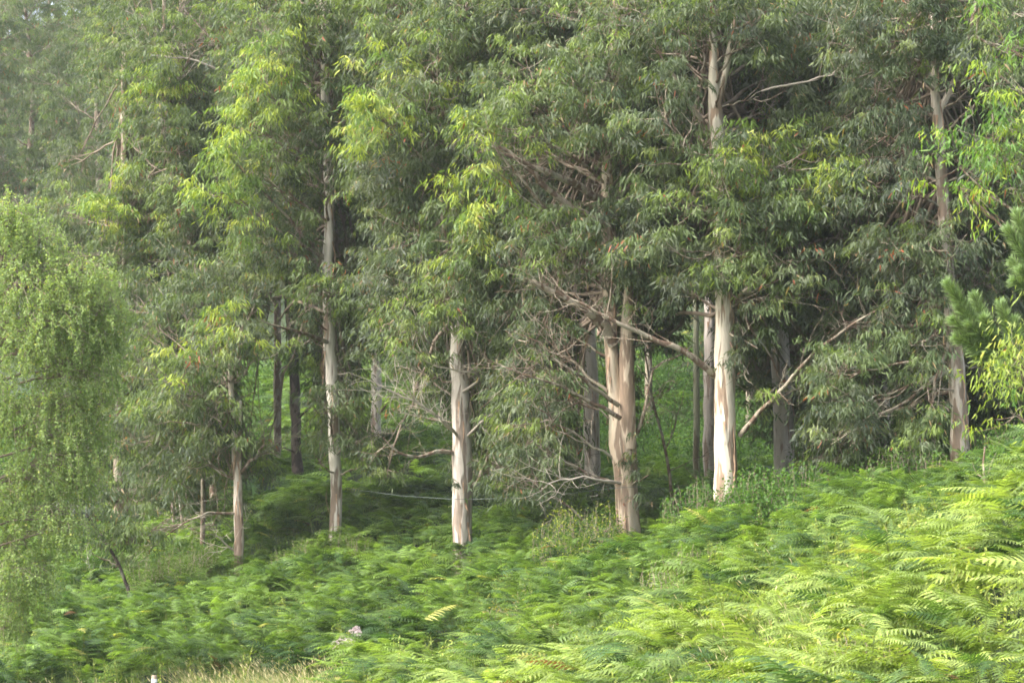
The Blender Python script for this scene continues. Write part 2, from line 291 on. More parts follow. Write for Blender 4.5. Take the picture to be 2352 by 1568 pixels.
ALL = {}
def gum(name, label, trunk, blobs=(), auto=None, limbs=(), mat=M_PALE, tmat=None, seed=0, nl=60, full=True, ls=1.0, group=None, stems=(), tw=1.0, cat="tree", base_drop=1.0, n_sub=10, n_tw=4, sides=14, own=True, crown_mat=M_LEAF, sprouts=(), free=False, fill=None, peel=0, minv=None):
    """trunk: [(u, v, depth, half width px)] from the foot up; blobs: (u, v, depth offset, radius m, kind[, start v])"""
    rng = np.random.default_rng(seed + 100)
    T = np.array([at(u, v, d) for u, v, d, _ in trunk]); rr = np.array([hw * d / F for _, _, d, hw in trunk])
    foot = T[0].copy(); foot[2] = ground(foot[0], foot[1]) - .15
    if T[0][2] - foot[2] > .1: T = np.vstack([foot, T]); rr = np.r_[rr[0] * 1.3, rr]
    root = empty(name, (foot[0], foot[1], ground(foot[0], foot[1])))
    tag(root, label, cat, group)
    def resample(T, rr, step=.5):
        s = np.r_[0, np.cumsum(np.linalg.norm(np.diff(T, axis=0), axis=1))]; K = max(6, int(s[-1] / step)); q = np.linspace(0, s[-1], K)
        Q = np.stack([np.interp(q, s, T[:, i]) for i in range(3)], 1)
        for _ in range(3): Q[1:-1] = (Q[:-2] + 2 * Q[1:-1] + Q[2:]) / 4
        return Q, np.interp(q, s, rr)
    Q, qr = resample(T, rr)
    Q[2:-1] += rng.normal(0, .012, Q[2:-1].shape); mt = Mesh(); tubes(mt, Q[None], qr[None], sides, .045, rng)
    for st in stems:
        A = np.array([at(u, v, d) for u, v, d, _ in st]); ar = np.array([hw * d / F for _, _, d, hw in st])
        A, ar = resample(A, ar); tubes(mt, A[None], ar[None], 12, .04, rng)
    trunk_o = mt.build("trunk", mat, root, loc=tuple(root.location), smooth=True)
    ml = Mesh(); tmat = tmat or M_LIMB
    def add_blob(E, r, kind, S=None, r0=None, thick=1.0):
        if S is None:
            # leave the trunk a way below the foliage it carries
            hz = np.hypot(*(E[:2] - Q[:, :2]).T); zz = E[2] - (.35 + .65 * min(1, np.min(hz) / 3)) * hz * rng.uniform(.5, .95)
            i = int(np.argmin(np.abs(Q[:, 2] - zz))); i = min(i, len(Q) - 3)
            if minv: i = max(i, min(int(np.argmin(np.abs(proj(Q)[1] - minv))) + int(rng.integers(0, 5)), len(Q) - 3))
            S = Q[i]
            r0_ = min(qr[i] * .5, .016 + .010 * np.linalg.norm(E - S))
        else: r0_ = .05
        r0_ = (r0 or r0_) * thick; mb = Mesh(); C = limb_curve(S, E, rng, 9, rng.uniform(-.12, .06))
        tubes(mb, C[None], np.linspace(1, .3, 9)[None] * r0_, 7, .05, rng)
        ns = max(4 if r < .5 or r > .8 else 6, int(n_sub * (r / 1.4) ** 2))
        e, o = branching(mb, C, E, r, rng, ns, n_tw, .018, tw, own=own)
        clumps(ml, e, o, rng, kind, nl, ls, full, 1.2 if kind == 'y' else 1.0, free)
        mb.build("branch", tmat, root, loc=tuple(root.location), smooth=True)
    for b in blobs:
        u, v, dd, r, kind = b[:5]; add_blob(at(u, v, trunk[0][2] + dd), r, kind)
    if fill:                      # smaller leafy boughs that close the crown between the big ones
        u0, u1, va, vb, d0, d1, kinds = fill; mf = Mesh(); ilow = min(int(np.argmin(np.abs(proj(Q)[1] - 720))), len(Q) - 4)
        for uu in np.arange(u0, u1, 62.):
            for vv in np.arange(va, vb, 66.):
                for rpt in range(2 if rng.uniform() < .35 else 1):
                    d = rng.uniform(d0, d1); E = at(uu + rng.uniform(-36, 36), vv + rng.uniform(-36, 36), d)
                    if not allowed(E[None])[0]: continue
                    i = int(np.argmin(np.abs(Q[:, 2] - (E[2] - .6 * np.hypot(*(E[:2] - Q[0, :2])) * rng.uniform(.4, 1))))); i = max(min(i, len(Q) - 3), min(ilow + int(rng.integers(0, 16)), len(Q) - 3))
                    C = limb_curve(Q[i], E, rng, 9, rng.uniform(-.12, .06)); tubes(mf, C[None], np.linspace(1, .3, 9)[None] * min(qr[i] * .4, .012 + .009 * np.linalg.norm(E - Q[i])), 5, .05, rng)
                    r = rng.uniform(.65, 1.1); e, o = branching(mf, C, E, r, rng, 7, 4, .014, tw, own=own); clumps(ml, e, o, rng, kinds[rng.integers(len(kinds))], 42, ls * 1.05, full)
        mf.build("twigs", M_TWIG, root, loc=tuple(root.location), smooth=True)
    if auto:
        z0, z1, n, spread, kind = auto[:5]; bias = np.array(auto[5] if len(auto) > 5 else (0, 0))
        for i in range(n):
            z = z0 + (z1 - z0) * (i + rng.uniform(0, 1)) / n; a = i * 2.4 + rng.uniform(-.5, .5)
            k = int(np.argmin(np.abs(Q[:, 2] - z))); c = Q[k]; q = spread * rng.uniform(.25, 1) * (1 - .35 * max(0, (z - z0) / (z1 - z0) - .5))
            E = np.array([c[0] + math.cos(a) * q + bias[0] * q, c[1] + math.sin(a) * q + bias[1] * q, z])
            if not allowed(E[None])[0]: continue
            add_blob(E, rng.uniform(1.0, 1.6), kind)
    if peel:                      # long curled ribbons of shed bark hanging off the trunk
        for _ in range(peel):
            mp = Mesh()
            i = int(rng.integers(2, max(3, int(len(Q) * .8)))); a = rng.uniform(3.3, 6.1); L = rng.uniform(.25, 1.1); wd = rng.uniform(.012, .035); K = 7
            tt = np.linspace(0, 1, K)[:, None]; o = np.array([math.cos(a), math.sin(a), 0]); sd = np.array([-o[1], o[0], 0]); P = Q[i] + o * (qr[i] * .98 + .10 * L * np.sin(tt * rng.uniform(1.5, 3.5)) ** 2) + np.array([0, 0, -1]) * L * tt + sd * rng.normal(0, .05) * tt ** 2
            w_ = wd * (1 - .6 * tt); tw_ = sd * np.cos(tt * 2) + o * np.sin(tt * 2) * .6; V = np.stack([P - tw_ * w_, P + tw_ * w_], 1).reshape(-1, 3); b = np.arange(K - 1)[:, None] * 2; mp.add(V, [b + np.array([[0, 1, 3, 2]])])
            mp.build("bark_strip", M_STRIP, root, loc=tuple(root.location))
    for (u, v, dd, k, sz) in sprouts:
        E = at(u, v, trunk[0][2] + dd) + rng.normal(0, sz * .5, (k, 3)); clumps(ml, E, nrm(rng.normal(0, 1, (k, 3))), rng, 'm', 30, .9, True, sz * 1.6, True)
    for lb in limbs:  # explicit limbs seen in the photograph: (points, half width px, end width share, twiggy)
        A = np.array([at(u, v, d) for u, v, d in lb[0]]); d0 = lb[0][0][2]; A, _ = resample(A, np.ones(len(A)), .25)
        A[1:-1] += rng.normal(0, .02, A[1:-1].shape); mb = Mesh()
        tubes(mb, A[None], np.linspace(1, lb[2], len(A))[None] * lb[1] * d0 / F, 9, .05, rng)
        if lb[3]:
            n = lb[3]; j = rng.integers(len(A) // 4, len(A), n); l = rng.uniform(.5, 1.5, n)[:, None]; tg = nrm(A[-1] - A[0])
            dd = nrm(tg * .8 + rng.normal(0, .6, (n, 3)) + np.array([0, 0, .15])); s = np.linspace(0, 1, 6)[None, :, None]
            tw_ = A[j][:, None] + dd[:, None] * l[:, None] * s; tw_[:, 1:] += np.cumsum(rng.normal(0, .045, (n, 5, 3)), 1)
            tubes(mb, tw_, np.linspace(1, .4, 6)[None] * rng.uniform(.006, .013, (n, 1)), 3)
            n2 = n * 3; j2 = np.repeat(np.arange(n), 3); q = rng.integers(2, 6, n2); d3 = nrm(dd[j2] * .6 + rng.normal(0, .6, (n2, 3))); s = np.linspace(0, 1, 4)[None, :, None]
            t3 = tw_[j2, q][:, None] + d3[:, None] * rng.uniform(.2, .6, (n2, 1))[:, None] * s; t3[:, 1:] += np.cumsum(rng.normal(0, .03, (n2, 3, 3)), 1)
            tubes(mb, t3, np.linspace(1, .5, 4)[None] * rng.uniform(.004, .007, (n2, 1)), 3)
        mb.build("branch", lb[4] if len(lb) > 4 else tmat, root, loc=tuple(root.location), smooth=True)
    if ml.V: ml.build("crown", crown_mat, root, loc=tuple(root.location))
    return root

# ------------------------------------------------------------------ the front row of gums
TN = "eucalyptus_tree"
gum(TN, "tall eucalyptus left of centre with mottled trunk and bright yellow upper foliage",
    [(770, 1228, 68, 14), (772, 1080, 68, 14), (763, 900, 68, 13.5), (755, 760, 68, 13), (752, 600, 68, 12), (757, 480, 68, 11), (748, 250, 68, 10), (742, 0, 68, 8), (738, -250, 68, 6)],
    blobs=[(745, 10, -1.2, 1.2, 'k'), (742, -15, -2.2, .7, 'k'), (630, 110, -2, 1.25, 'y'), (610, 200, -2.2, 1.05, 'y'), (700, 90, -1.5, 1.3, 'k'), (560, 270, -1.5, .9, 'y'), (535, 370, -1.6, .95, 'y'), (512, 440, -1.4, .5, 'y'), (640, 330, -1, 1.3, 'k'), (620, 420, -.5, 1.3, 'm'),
           (660, 530, -1, .9, 'k'), (740, 400, -2, 1.1, 'k'), (830, 400, -1, 1.2, 'k'), (720, 480, 1, 1.3, 'm'), (850, 300, 0, 1.4, 'm'), (760, 270, -1, 1.3, 'k'), (740, 140, 0, 1.4, 'k'), (700, 700, -1, .8, 'k'), (760, 650, -1.5, .7, 'k'),
           (830, 690, 0, 1.0, 'm'), (700, 770, -.3, .8, 'm'), (840, 560, 1, 1.2, 'm'), (850, 780, .5, .9, 'm'), (760, 930, -1.6, .6, 'k'), (830, 1010, -1.2, .75, 'k'), (720, 1040, -1.3, .5, 'k'), (820, 900, 0, .8, 'm'), (650, 600, 0, 1.0, 'm'), (600, 560, .5, 1.2, 'm'), (860, 1050, -1, .5, 'k')],
    auto=(12, 18, 7, 2.6, 'k'), limbs=[([(752, 785, 67.8), (700, 765, 67), (650, 755, 66), (600, 735, 65.5)], 5, .35, 4)], mat=M_PALE, seed=1, peel=22, fill=(590, 900, -40, 1100, 69.5, 74, 'kkm'))
gum(TN, "central eucalyptus with thick straight pale trunk and low curved bare bough",
    [(1062, 1262, 62, 23), (1061, 1100, 62, 22.5), (1060, 960, 62, 21), (1052, 830, 62, 18), (1048, 700, 62, 14), (1050, 560, 62, 12), (1045, 330, 62, 10), (1040, 100, 62, 8), (1035, -200, 62, 6)],
    blobs=[(1080, 510, -2, 1.15, 'y'), (1040, 540, -2, .8, 'k'), (1160, 560, -1.5, 1.3, 'k'), (1200, 620, -1.5, 1.2, 'k'), (1100, 640, -1.5, 1.1, 'k'), (1010, 690, -1.5, 1.1, 'k'), (950, 760, -1, 1.0, 'k'), (1080, 740, -1.4, .9, 'k'),
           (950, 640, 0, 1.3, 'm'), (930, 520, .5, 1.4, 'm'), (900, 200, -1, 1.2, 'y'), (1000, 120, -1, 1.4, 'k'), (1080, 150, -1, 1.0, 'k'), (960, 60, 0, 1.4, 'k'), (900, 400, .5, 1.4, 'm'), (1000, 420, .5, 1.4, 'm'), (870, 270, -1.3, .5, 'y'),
           (960, 300, 0, 1.4, 'm'), (1090, 280, 1, 1.3, 'm'), (920, 840, 0, .9, 'm'), (960, 950, .2, .8, 'm'), (1130, 830, .5, 1.0, 'm'), (960, 860, .8, .9, 'm')],
    auto=(11, 16.5, 7, 2.6, 'k', (-.3, 0)),
    limbs=[([(1040, 1040, 61.9), (1010, 1032, 61.6), (975, 1040, 61.4), (945, 1060, 61.2), (925, 1052, 61.1), (905, 1030, 61), (880, 1005, 60.9)], 5.5, .35, 8),
           ([(1085, 1115, 62), (1105, 1105, 61.8), (1108, 1080, 61.7), (1120, 1050, 61.6)], 5, .5, 4),
           ([(1042, 990, 61.8), (1000, 950, 61.2), (950, 920, 61), (880, 890, 60.8)], 4, .3, 22, M_DEAD), ([(1050, 1000, 61.7), (1020, 960, 61), (990, 950, 60.8)], 3.5, .3, 10, M_DEAD),
           ([(1075, 1000, 61.8), (1110, 960, 61.3), (1170, 925, 61), (1260, 900, 60.6)], 4, .3, 20, M_DEAD),
           ([(1062, 900, 61.8), (1120, 860, 61.5), (1020, 850, 61), (960, 820, 60.8)], 3.5, .3, 14, M_DEAD)], mat=M_PINK, seed=2, peel=16, fill=(880, 1180, -40, 1100, 63.5, 69, 'mkm'), sprouts=[(1050, 1105, -.45, 3, .22)])
gum(TN, "eucalyptus with thick tan forked trunk, pale peeled patch near its foot",
    [(1443, 1230, 58, 28), (1440, 1120, 58, 27), (1432, 1010, 58, 31), (1411, 920, 58, 18), (1405, 790, 58, 15), (1398, 700, 58, 14), (1392, 560, 58, 13), (1390, 460, 58, 13), (1400, 300, 58, 10), (1415, 100, 58, 9), (1420, -200, 58, 7)],
    stems=[[(1442, 1030, 57.9, 21), (1442, 930, 57.8, 19), (1437, 800, 57.7, 17), (1440, 690, 57.6, 12), (1455, 540, 57.5, 8)]],
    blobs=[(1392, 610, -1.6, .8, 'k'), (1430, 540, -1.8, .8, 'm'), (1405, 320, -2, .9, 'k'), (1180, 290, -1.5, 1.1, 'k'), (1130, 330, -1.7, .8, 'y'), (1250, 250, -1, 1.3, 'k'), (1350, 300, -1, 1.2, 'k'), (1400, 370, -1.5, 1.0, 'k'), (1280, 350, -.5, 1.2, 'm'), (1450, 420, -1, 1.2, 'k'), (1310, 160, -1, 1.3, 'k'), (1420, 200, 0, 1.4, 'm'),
           (1200, 170, -.5, 1.2, 'k'), (1240, 520, -.5, 1.1, 'k'), (1300, 570, -1, 1.2, 'k'), (1470, 560, -.5, 1.3, 'm'), (1500, 660, -.3, 1.1, 'm'), (1270, 740, 0, 1.0, 'm'), (1180, 760, 0, 1.1, 'm'), (1220, 930, -.8, .8, 'k'), (1280, 900, -.5, .7, 'k'),
           (1220, 1010, -.2, .9, 'm'), (1290, 1060, 0, .8, 'm'), (1180, 1080, .2, .7, 'm'), (1430, 1035, -1, .5, 'm'), (1490, 1090, -.8, .7, 'k'), (1350, 420, .3, 1.0, 'm'), (1530, 450, 0, 1.2, 'k'), (1520, 760, 1.5, .8, 'm'), (1370, 640, .5, 1.1, 'm')],
    auto=(10.5, 15, 6, 2.6, 'k', (-.2, 0)),
    limbs=[([(1392, 470, 58), (1340, 430, 57.2), (1280, 405, 56.6), (1215, 380, 56.2), (1160, 355, 55.8)], 11, .35, 22), ([(1400, 520, 58), (1340, 490, 57.5), (1270, 450, 57), (1200, 370, 56.6), (1100, 310, 56.4)], 10, .3, 10),
           ([(1410, 790, 57.8), (1390, 740, 57.5), (1350, 715, 57.2), (1290, 680, 57), (1220, 645, 56.8)], 14, .45, 34),
           ([(1420, 930, 57.7), (1375, 900, 57.3), (1330, 860, 57), (1270, 820, 56.8)], 6, .3, 20),
           ([(1425, 960, 57.6), (1370, 930, 57.2), (1320, 900, 57), (1240, 870, 56.6), (1150, 840, 56.5)], 5.5, .3, 34),
           ([(1430, 1110, 57.8), (1380, 1100, 57.3), (1320, 1090, 57), (1260, 1110, 56.8)], 4, .3, 18, M_DEAD), ([(1460, 1000, 58), (1475, 960, 57.8), (1490, 900, 57.6), (1500, 850, 57.5)], 6, .4, 10)], mat=M_TAN, seed=3, peel=30, fill=(1120, 1540, -40, 1140, 59.5, 65, 'mkm'), sprouts=[(1432, 1040, -.6, 5, .35), (1455, 1090, -.5, 6, .4), (1480, 1130, -.3, 5, .4), (1440, 990, -.6, 2, .25)])
gum(TN, "tallest whitest eucalyptus trunk, smooth cream bark with a long bough rising to the right",
    [(1664, 1200, 56, 27), (1666, 1080, 56, 27), (1667, 960, 56, 26), (1664, 850, 56, 24), (1662, 720, 56, 21), (1660, 560, 56, 19), (1655, 420, 56, 18), (1648, 300, 56, 20), (1640, 230, 56, 16), (1636, 120, 56, 9), (1634, 0, 56, 8), (1630, -250, 56, 7)],
    stems=[[(1645, 250, 56, 9), (1668, 170, 56, 8), (1690, 60, 56, 7), (1700, -120, 56, 6)]],
    blobs=[(1700, 70, -1.4, .7, 'm'), (1625, 10, -1.4, .7, 'k'), (1660, 190, -1.5, .35, 'm'), (1560, 330, -1.5, 1.2, 'k'), (1500, 250, -1, 1.1, 'm'), (1740, 90, -.5, 1.3, 'm'), (1560, 120, -1, 1.3, 'm'), (1500, 40, -.5, 1.4, 'k'), (1750, 220, 0, 1.2, 'm'), (1700, 380, -1, 1.0, 'm'), (1650, 420, -1.3, .9, 'k'),
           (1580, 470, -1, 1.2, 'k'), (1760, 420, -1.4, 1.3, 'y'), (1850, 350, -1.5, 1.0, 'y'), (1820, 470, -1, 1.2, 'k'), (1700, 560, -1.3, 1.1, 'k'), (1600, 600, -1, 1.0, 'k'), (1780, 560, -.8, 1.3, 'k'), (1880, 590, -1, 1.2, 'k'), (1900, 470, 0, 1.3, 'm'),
           (1740, 700, -.8, .8, 'k'), (1740, 800, -1.2, .75, 'k'), (1720, 860, -.8, .5, 'k'), (1830, 680, .6, 1.0, 'm'), (1950, 660, .2, 1.2, 'm'), (1600, 690, -.5, .6, 'm'), (1560, 630, .5, 1.0, 'm'), (1990, 540, .3, 1.3, 'm'), (1810, 900, .8, .6, 'm')],
    auto=(9.5, 15, 7, 2.6, 'm'),
    limbs=[([(1700, 1000, 56), (1742, 945, 55.5), (1785, 905, 55), (1845, 832, 54.6), (1900, 780, 54.4), (1945, 748, 54.2), (2010, 715, 54)], 6.4, .35, 22), ([(1645, 865, 56), (1600, 825, 55.7), (1540, 790, 55.5), (1470, 765, 55.3), (1400, 730, 55.1), (1320, 690, 55)], 9, .35, 16),
           ([(1620, 300, 56), (1590, 240, 55.7), (1560, 190, 55.5), (1530, 150, 55.4)], 7, .4, 4), ([(1672, 700, 56), (1710, 670, 55.6), (1750, 640, 55.4), (1800, 600, 55.2)], 7, .4, 6)], mat=M_WHITE, seed=4, minv=760, peel=16, fill=(1500, 1900, -40, 900, 58, 63, 'mmk'), sprouts=[(1690, 820, -.7, 6, .35), (1715, 770, -.7, 5, .3)])
gum(TN, "eucalyptus with fibrous grey pink trunk just right of the white trunk, its foot behind shrubs",
    [(1800, 1100, 66, 24), (1800, 1000, 66, 24), (1797, 900, 66, 23), (1792, 780, 66, 20), (1790, 600, 66, 16), (1790, 300, 66, 13), (1785, 0, 66, 10), (1780, -200, 66, 8)],
    blobs=[(1860, 800, -.5, 1.2, 'm'), (1950, 850, 0, 1.3, 'm'), (1900, 950, .3, 1.2, 'm'), (1960, 1000, 0, 1.0, 'm'), (1860, 1010, 1, .9, 'm'), (2010, 900, .5, 1.3, 'm'), (1870, 700, 0, 1.4, 'm'), (1780, 640, 1, 1.4, 'm')],
    auto=(11, 17, 3, 2.4, 'm'), limbs=[([(1830, 930, 65.5), (1870, 900, 65), (1930, 880, 64.5)], 4, .4, 16), ([(1850, 1090, 65), (1940, 1060, 64.5), (2020, 1010, 64), (2080, 960, 63.8)], 5, .4, 26), ([(1900, 1090, 64), (1935, 1050, 63.6), (1990, 1020, 63.4)], 4, .4, 18), ([(2050, 1085, 64), (2085, 960, 63.7), (2130, 900, 63.5), (2190, 850, 63)], 4.5, .4, 26)], mat=M_BACK, seed=5, minv=780, peel=24, fill=(1740, 2060, 200, 1070, 67, 71, 'mmm'))
gum(TN, "eucalyptus with mottled brown trunk near the right edge, pine boughs hanging beside it",
    [(2205, 1075, 54, 24), (2204, 1000, 54, 22), (2202, 900, 54, 21), (2190, 780, 54, 19), (2178, 640, 54, 15), (2170, 520, 54, 14), (2166, 420, 54, 14), (2156, 320, 54, 13), (2150, 240, 54, 12), (2145, 100, 54, 8), (2140, -200, 54, 7)],
    stems=[[(2155, 260, 54, 9), (2185, 225, 53.9, 7), (2208, 170, 53.8, 7), (2230, 90, 53.7, 6), (2250, -40, 53.6, 5)]],
    blobs=[(1910, 870, -.9, .7, 'k'), (1950, 940, -.9, .75, 'm'), (2095, 900, -.9, .6, 'k'), (2120, 1020, -.8, .6, 'k'), (1910, 1020, -.6, .55, 'm'), (2120, 790, -.9, .7, 'k'), (1900, 740, 2, .8, 'm'), (1950, 830, 3, .8, 'k'), (2060, 770, 1.5, .9, 'm'), (2010, 890, 2.5, .8, 'k'), (2110, 850, 1.5, .8, 'm'), (1900, 880, 3.5, .7, 'm'), (2090, 960, 2, .8, 'k'), (1960, 970, 3, .8, 'm'), (2150, 940, 1, .6, 'm'), (1880, 980, 4, .6, 'k'), (2080, 100, -1, 1.3, 'm'), (2000, 160, -.6, 1.3, 'm'), (1920, 60, 0, 1.4, 'm'), (2020, 300, 0, 1.2, 'm'), (2080, 420, -.5, 1.2, 'm'), (1990, 400, 0, 1.3, 'm'), (2090, 560, -.5, 1.3, 'm'), (2160, 580, -1, .9, 'm'), (2240, 550, -.5, 1.2, 'm'),
           (2260, 420, 0, 1.2, 'm'), (2230, 330, .5, 1.1, 'm'), (2100, 680, 0, 1.2, 'm'), (2260, 640, .5, 1.0, 'm'), (2110, 790, .5, 1.1, 'm'), (2040, 760, .5, 1.2, 'm'), (2260, 150, -.5, 1.2, 'm'), (2190, 60, -.6, 1.2, 'm'), (2330, 500, .5, 1.1, 'm'), (2270, 860, 1.5, .8, 'm'), (2100, 900, 2, 1.0, 'm')],
    auto=(9.5, 14.5, 7, 2.4, 'm'), limbs=[([(2160, 250, 54), (2200, 240, 53.7), (2240, 190, 53.5)], 3, .4, 6), ([(1750, 210, 55), (1830, 190, 54.8), (1900, 185, 54.6), (1940, 150, 54.4), (1960, 110, 54.3)], 3, .4, 4, M_DEAD)], mat=M_RED, seed=6, minv=900, peel=26, fill=(1880, 2400, -40, 1060, 56, 62, 'mmm'))
gum(TN, "slimmer pale eucalyptus trunk standing behind and left of the tan forked trunk",
    [(1360, 1105, 72, 18), (1360, 980, 72, 18), (1357, 860, 72, 17), (1350, 740, 72, 15), (1345, 500, 72, 12), (1340, 200, 72, 10), (1335, -150, 72, 8)],
    blobs=[(1330, 700, 0, 1.3, 'm'), (1420, 640, 1, 1.3, 'm')], auto=(13, 19, 3, 2.4, 'm'), limbs=[([(1340, 733, 71.8), (1300, 732, 71.5)], 5, .8, 0, M_RED)], mat=M_BACK, seed=7, peel=12)
gum(TN, "slim grey eucalyptus trunk with streaky bark directly left of the white trunk",
    [(1628, 1125, 73, 13), (1628, 950, 73, 13), (1630, 800, 73, 13), (1630, 650, 73, 12), (1628, 300, 73, 9), (1625, -150, 73, 7)],
    auto=(13, 19, 3, 2.4, 'm'), mat=M_BACK, seed=8, peel=12)
gum(TN, "thin greenish eucalyptus pole two trunks left of the white trunk",
    [(1600, 1125, 74, 8), (1600, 950, 74, 7.5), (1599, 800, 74, 7), (1597, 650, 74, 6), (1590, 350, 74, 4)],
    auto=(12, 16, 2, 1.6, 'm'), mat=bark_mat("green_gum_bark", (.36, .36, .25), (.27, .28, .18), (.22, .19, .12), .45), seed=9, sides=9)
gum(TN, "slim grey eucalyptus trunk half hidden in twiggy growth left of the mottled brown trunk",
    [(2036, 1085, 70, 13), (2036, 980, 70, 12), (2030, 860, 70, 11), (2022, 600, 70, 10), (2015, 200, 70, 8), (2010, -150, 70, 6)],
    auto=(12, 18, 3, 2.4, 'm'), mat=M_BACK, seed=10, peel=14, fill=(1950, 2300, 500, 1080, 71, 75, 'mmm'))
gum(TN, "brown eucalyptus trunk behind the yellow leaves at the right edge",
    [(2286, 1060, 60, 15), (2284, 980, 60, 14), (2278, 900, 60, 13), (2272, 700, 60, 11), (2265, 300, 60, 9), (2260, -150, 60, 7)],
    blobs=[(2310, 930, -.5, .8, 'm'), (2340, 700, 0, 1.1, 'm'), (2320, 1000, -1, .6, 'm')], auto=(11, 17, 4, 2.4, 'm'), mat=M_RED, seed=11)
gum(TN, "pinkish eucalyptus trunk with a dark scar, ending in leaves between the two mottled trunks",
    [(863, 1000, 79, 12), (864, 900, 79, 12), (866, 780, 79, 11), (868, 600, 79, 10), (866, 300, 79, 8), (862, -100, 79, 6)],
    auto=(15, 21, 4, 2.6, 'm'), blobs=[(900, 700, 0, 1.2, 'm'), (820, 760, .5, 1.0, 'm')], limbs=[([(872, 950, 78.6), (890, 920, 78.4), (915, 900, 78.2)], 3, .5, 0)], mat=M_BACK, seed=12)
gum(TN, "young eucalyptus with slim brown trunk forking low on the left, near the fern bank",
    [(549, 1308, 66, 11), (549, 1200, 66, 11), (546, 1100, 66, 10.5), (540, 1000, 66, 10), (534, 920, 66, 7.5), (528, 850, 66, 5), (522, 790, 66, 2.5)],
    stems=[[(549, 1100, 66, 5), (551, 1000, 65.9, 4.5), (552, 920, 65.8, 3.5)]],
    blobs=[(480, 790, -1, 1.1, 'y'), (560, 730, -1, 1.0, 'k'), (540, 830, -.8, 1.0, 'k'), (450, 900, -.8, 1.0, 'k'), (500, 960, -1, .9, 'k'), (420, 970, -.5, 1.0, 'k'), (480, 1060, -.6, .7, 'k'), (590, 900, .5, .8, 'm'), (420, 1050, 0, .9, 'm'), (380, 900, -.3, .9, 'k'), (600, 800, .3, .8, 'm'), (520, 1020, .3, .7, 'm')],
    limbs=[([(552, 1085, 66), (575, 1060, 65.8), (595, 1045, 65.7), (606, 1022, 65.6)], 5, .5, 10), ([(545, 1178, 66), (500, 1172, 65.7), (450, 1180, 65.4), (400, 1220, 65.2), (360, 1240, 65)], 3.4, .35, 16), ([(547, 1268, 66), (520, 1255, 65.8), (495, 1225, 65.6)], 2.6, .4, 10, M_DEAD), ([(540, 960, 66), (500, 930, 65.6), (450, 900, 65.4), (360, 870, 65)], 5, .3, 16)], mat=M_RED, seed=14, peel=16, fill=(330, 640, 660, 1170, 67, 71, 'kkm'))
gum(TN, "thin straight greenish trunk standing in ferns left of the young forked eucalyptus",
    [(465, 1255, 71, 6), (465, 1170, 71, 6), (467, 1100, 71, 5.5), (470, 950, 71, 5), (470, 800, 71, 3.5)],
    auto=(6, 10, 7, 1.6, 'm'), mat=M_LIMB, seed=15, sides=8)
gum(TN, "grey eucalyptus trunk in shade beside the weeping birch on the left",
    [(275, 1180, 78, 13), (272, 1060, 78, 13), (275, 960, 78, 12), (280, 800, 78, 11), (285, 600, 78, 9), (285, 350, 78, 7), (285, 100, 78, 6)],
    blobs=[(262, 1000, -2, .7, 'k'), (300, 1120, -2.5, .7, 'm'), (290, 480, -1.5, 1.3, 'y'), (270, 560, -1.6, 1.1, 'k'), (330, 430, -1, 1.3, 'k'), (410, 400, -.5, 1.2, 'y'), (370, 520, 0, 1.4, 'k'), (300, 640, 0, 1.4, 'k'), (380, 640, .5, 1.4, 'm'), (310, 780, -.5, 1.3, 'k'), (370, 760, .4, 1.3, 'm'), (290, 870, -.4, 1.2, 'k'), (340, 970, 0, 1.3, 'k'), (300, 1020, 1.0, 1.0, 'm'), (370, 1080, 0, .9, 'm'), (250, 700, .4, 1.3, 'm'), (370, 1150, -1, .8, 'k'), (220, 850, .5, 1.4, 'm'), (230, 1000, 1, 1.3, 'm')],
    limbs=[([(265, 1150, 77.8), (235, 1130, 77.4), (200, 1105, 77)], 6, .5, 8, M_DARK), ([(440, 700, 76), (478, 715, 76)], 4, .8, 0)], mat=M_LIMB, seed=16, fill=(180, 440, 380, 1230, 79, 84, 'kmk'))
gum(TN, "eucalyptus with thin leaning upper trunk showing above the yellow green sprays, left of centre",
    [(490, 1230, 76, 8), (488, 1000, 76, 9), (480, 800, 76, 8.5), (462, 660, 76, 8), (440, 560, 76, 7.5), (400, 430, 76, 6.5), (370, 280, 76, 6), (360, 60, 76, 5)],
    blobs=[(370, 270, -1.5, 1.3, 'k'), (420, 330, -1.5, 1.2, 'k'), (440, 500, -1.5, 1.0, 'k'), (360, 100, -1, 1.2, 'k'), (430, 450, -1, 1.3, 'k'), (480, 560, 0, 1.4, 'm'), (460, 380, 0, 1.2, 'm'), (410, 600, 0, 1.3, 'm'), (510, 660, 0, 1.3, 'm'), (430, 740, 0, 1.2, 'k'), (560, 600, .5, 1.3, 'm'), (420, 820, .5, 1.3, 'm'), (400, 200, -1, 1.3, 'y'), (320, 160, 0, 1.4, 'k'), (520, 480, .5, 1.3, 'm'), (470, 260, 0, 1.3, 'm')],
    auto=(15, 23, 8, 3.0, 'k'), limbs=[([(600, 240, 75), (540, 180, 74.6), (480, 150, 74.4), (420, 130, 74.2), (350, 128, 74)], 4, .4, 14, M_DEAD), ([(640, 290, 75), (580, 210, 74.6), (520, 140, 74.5), (470, 70, 74.3), (420, 20, 74.2)], 4, .5, 6)], mat=M_LIMB, seed=17, fill=(270, 640, -40, 720, 77, 84, 'kmb'))
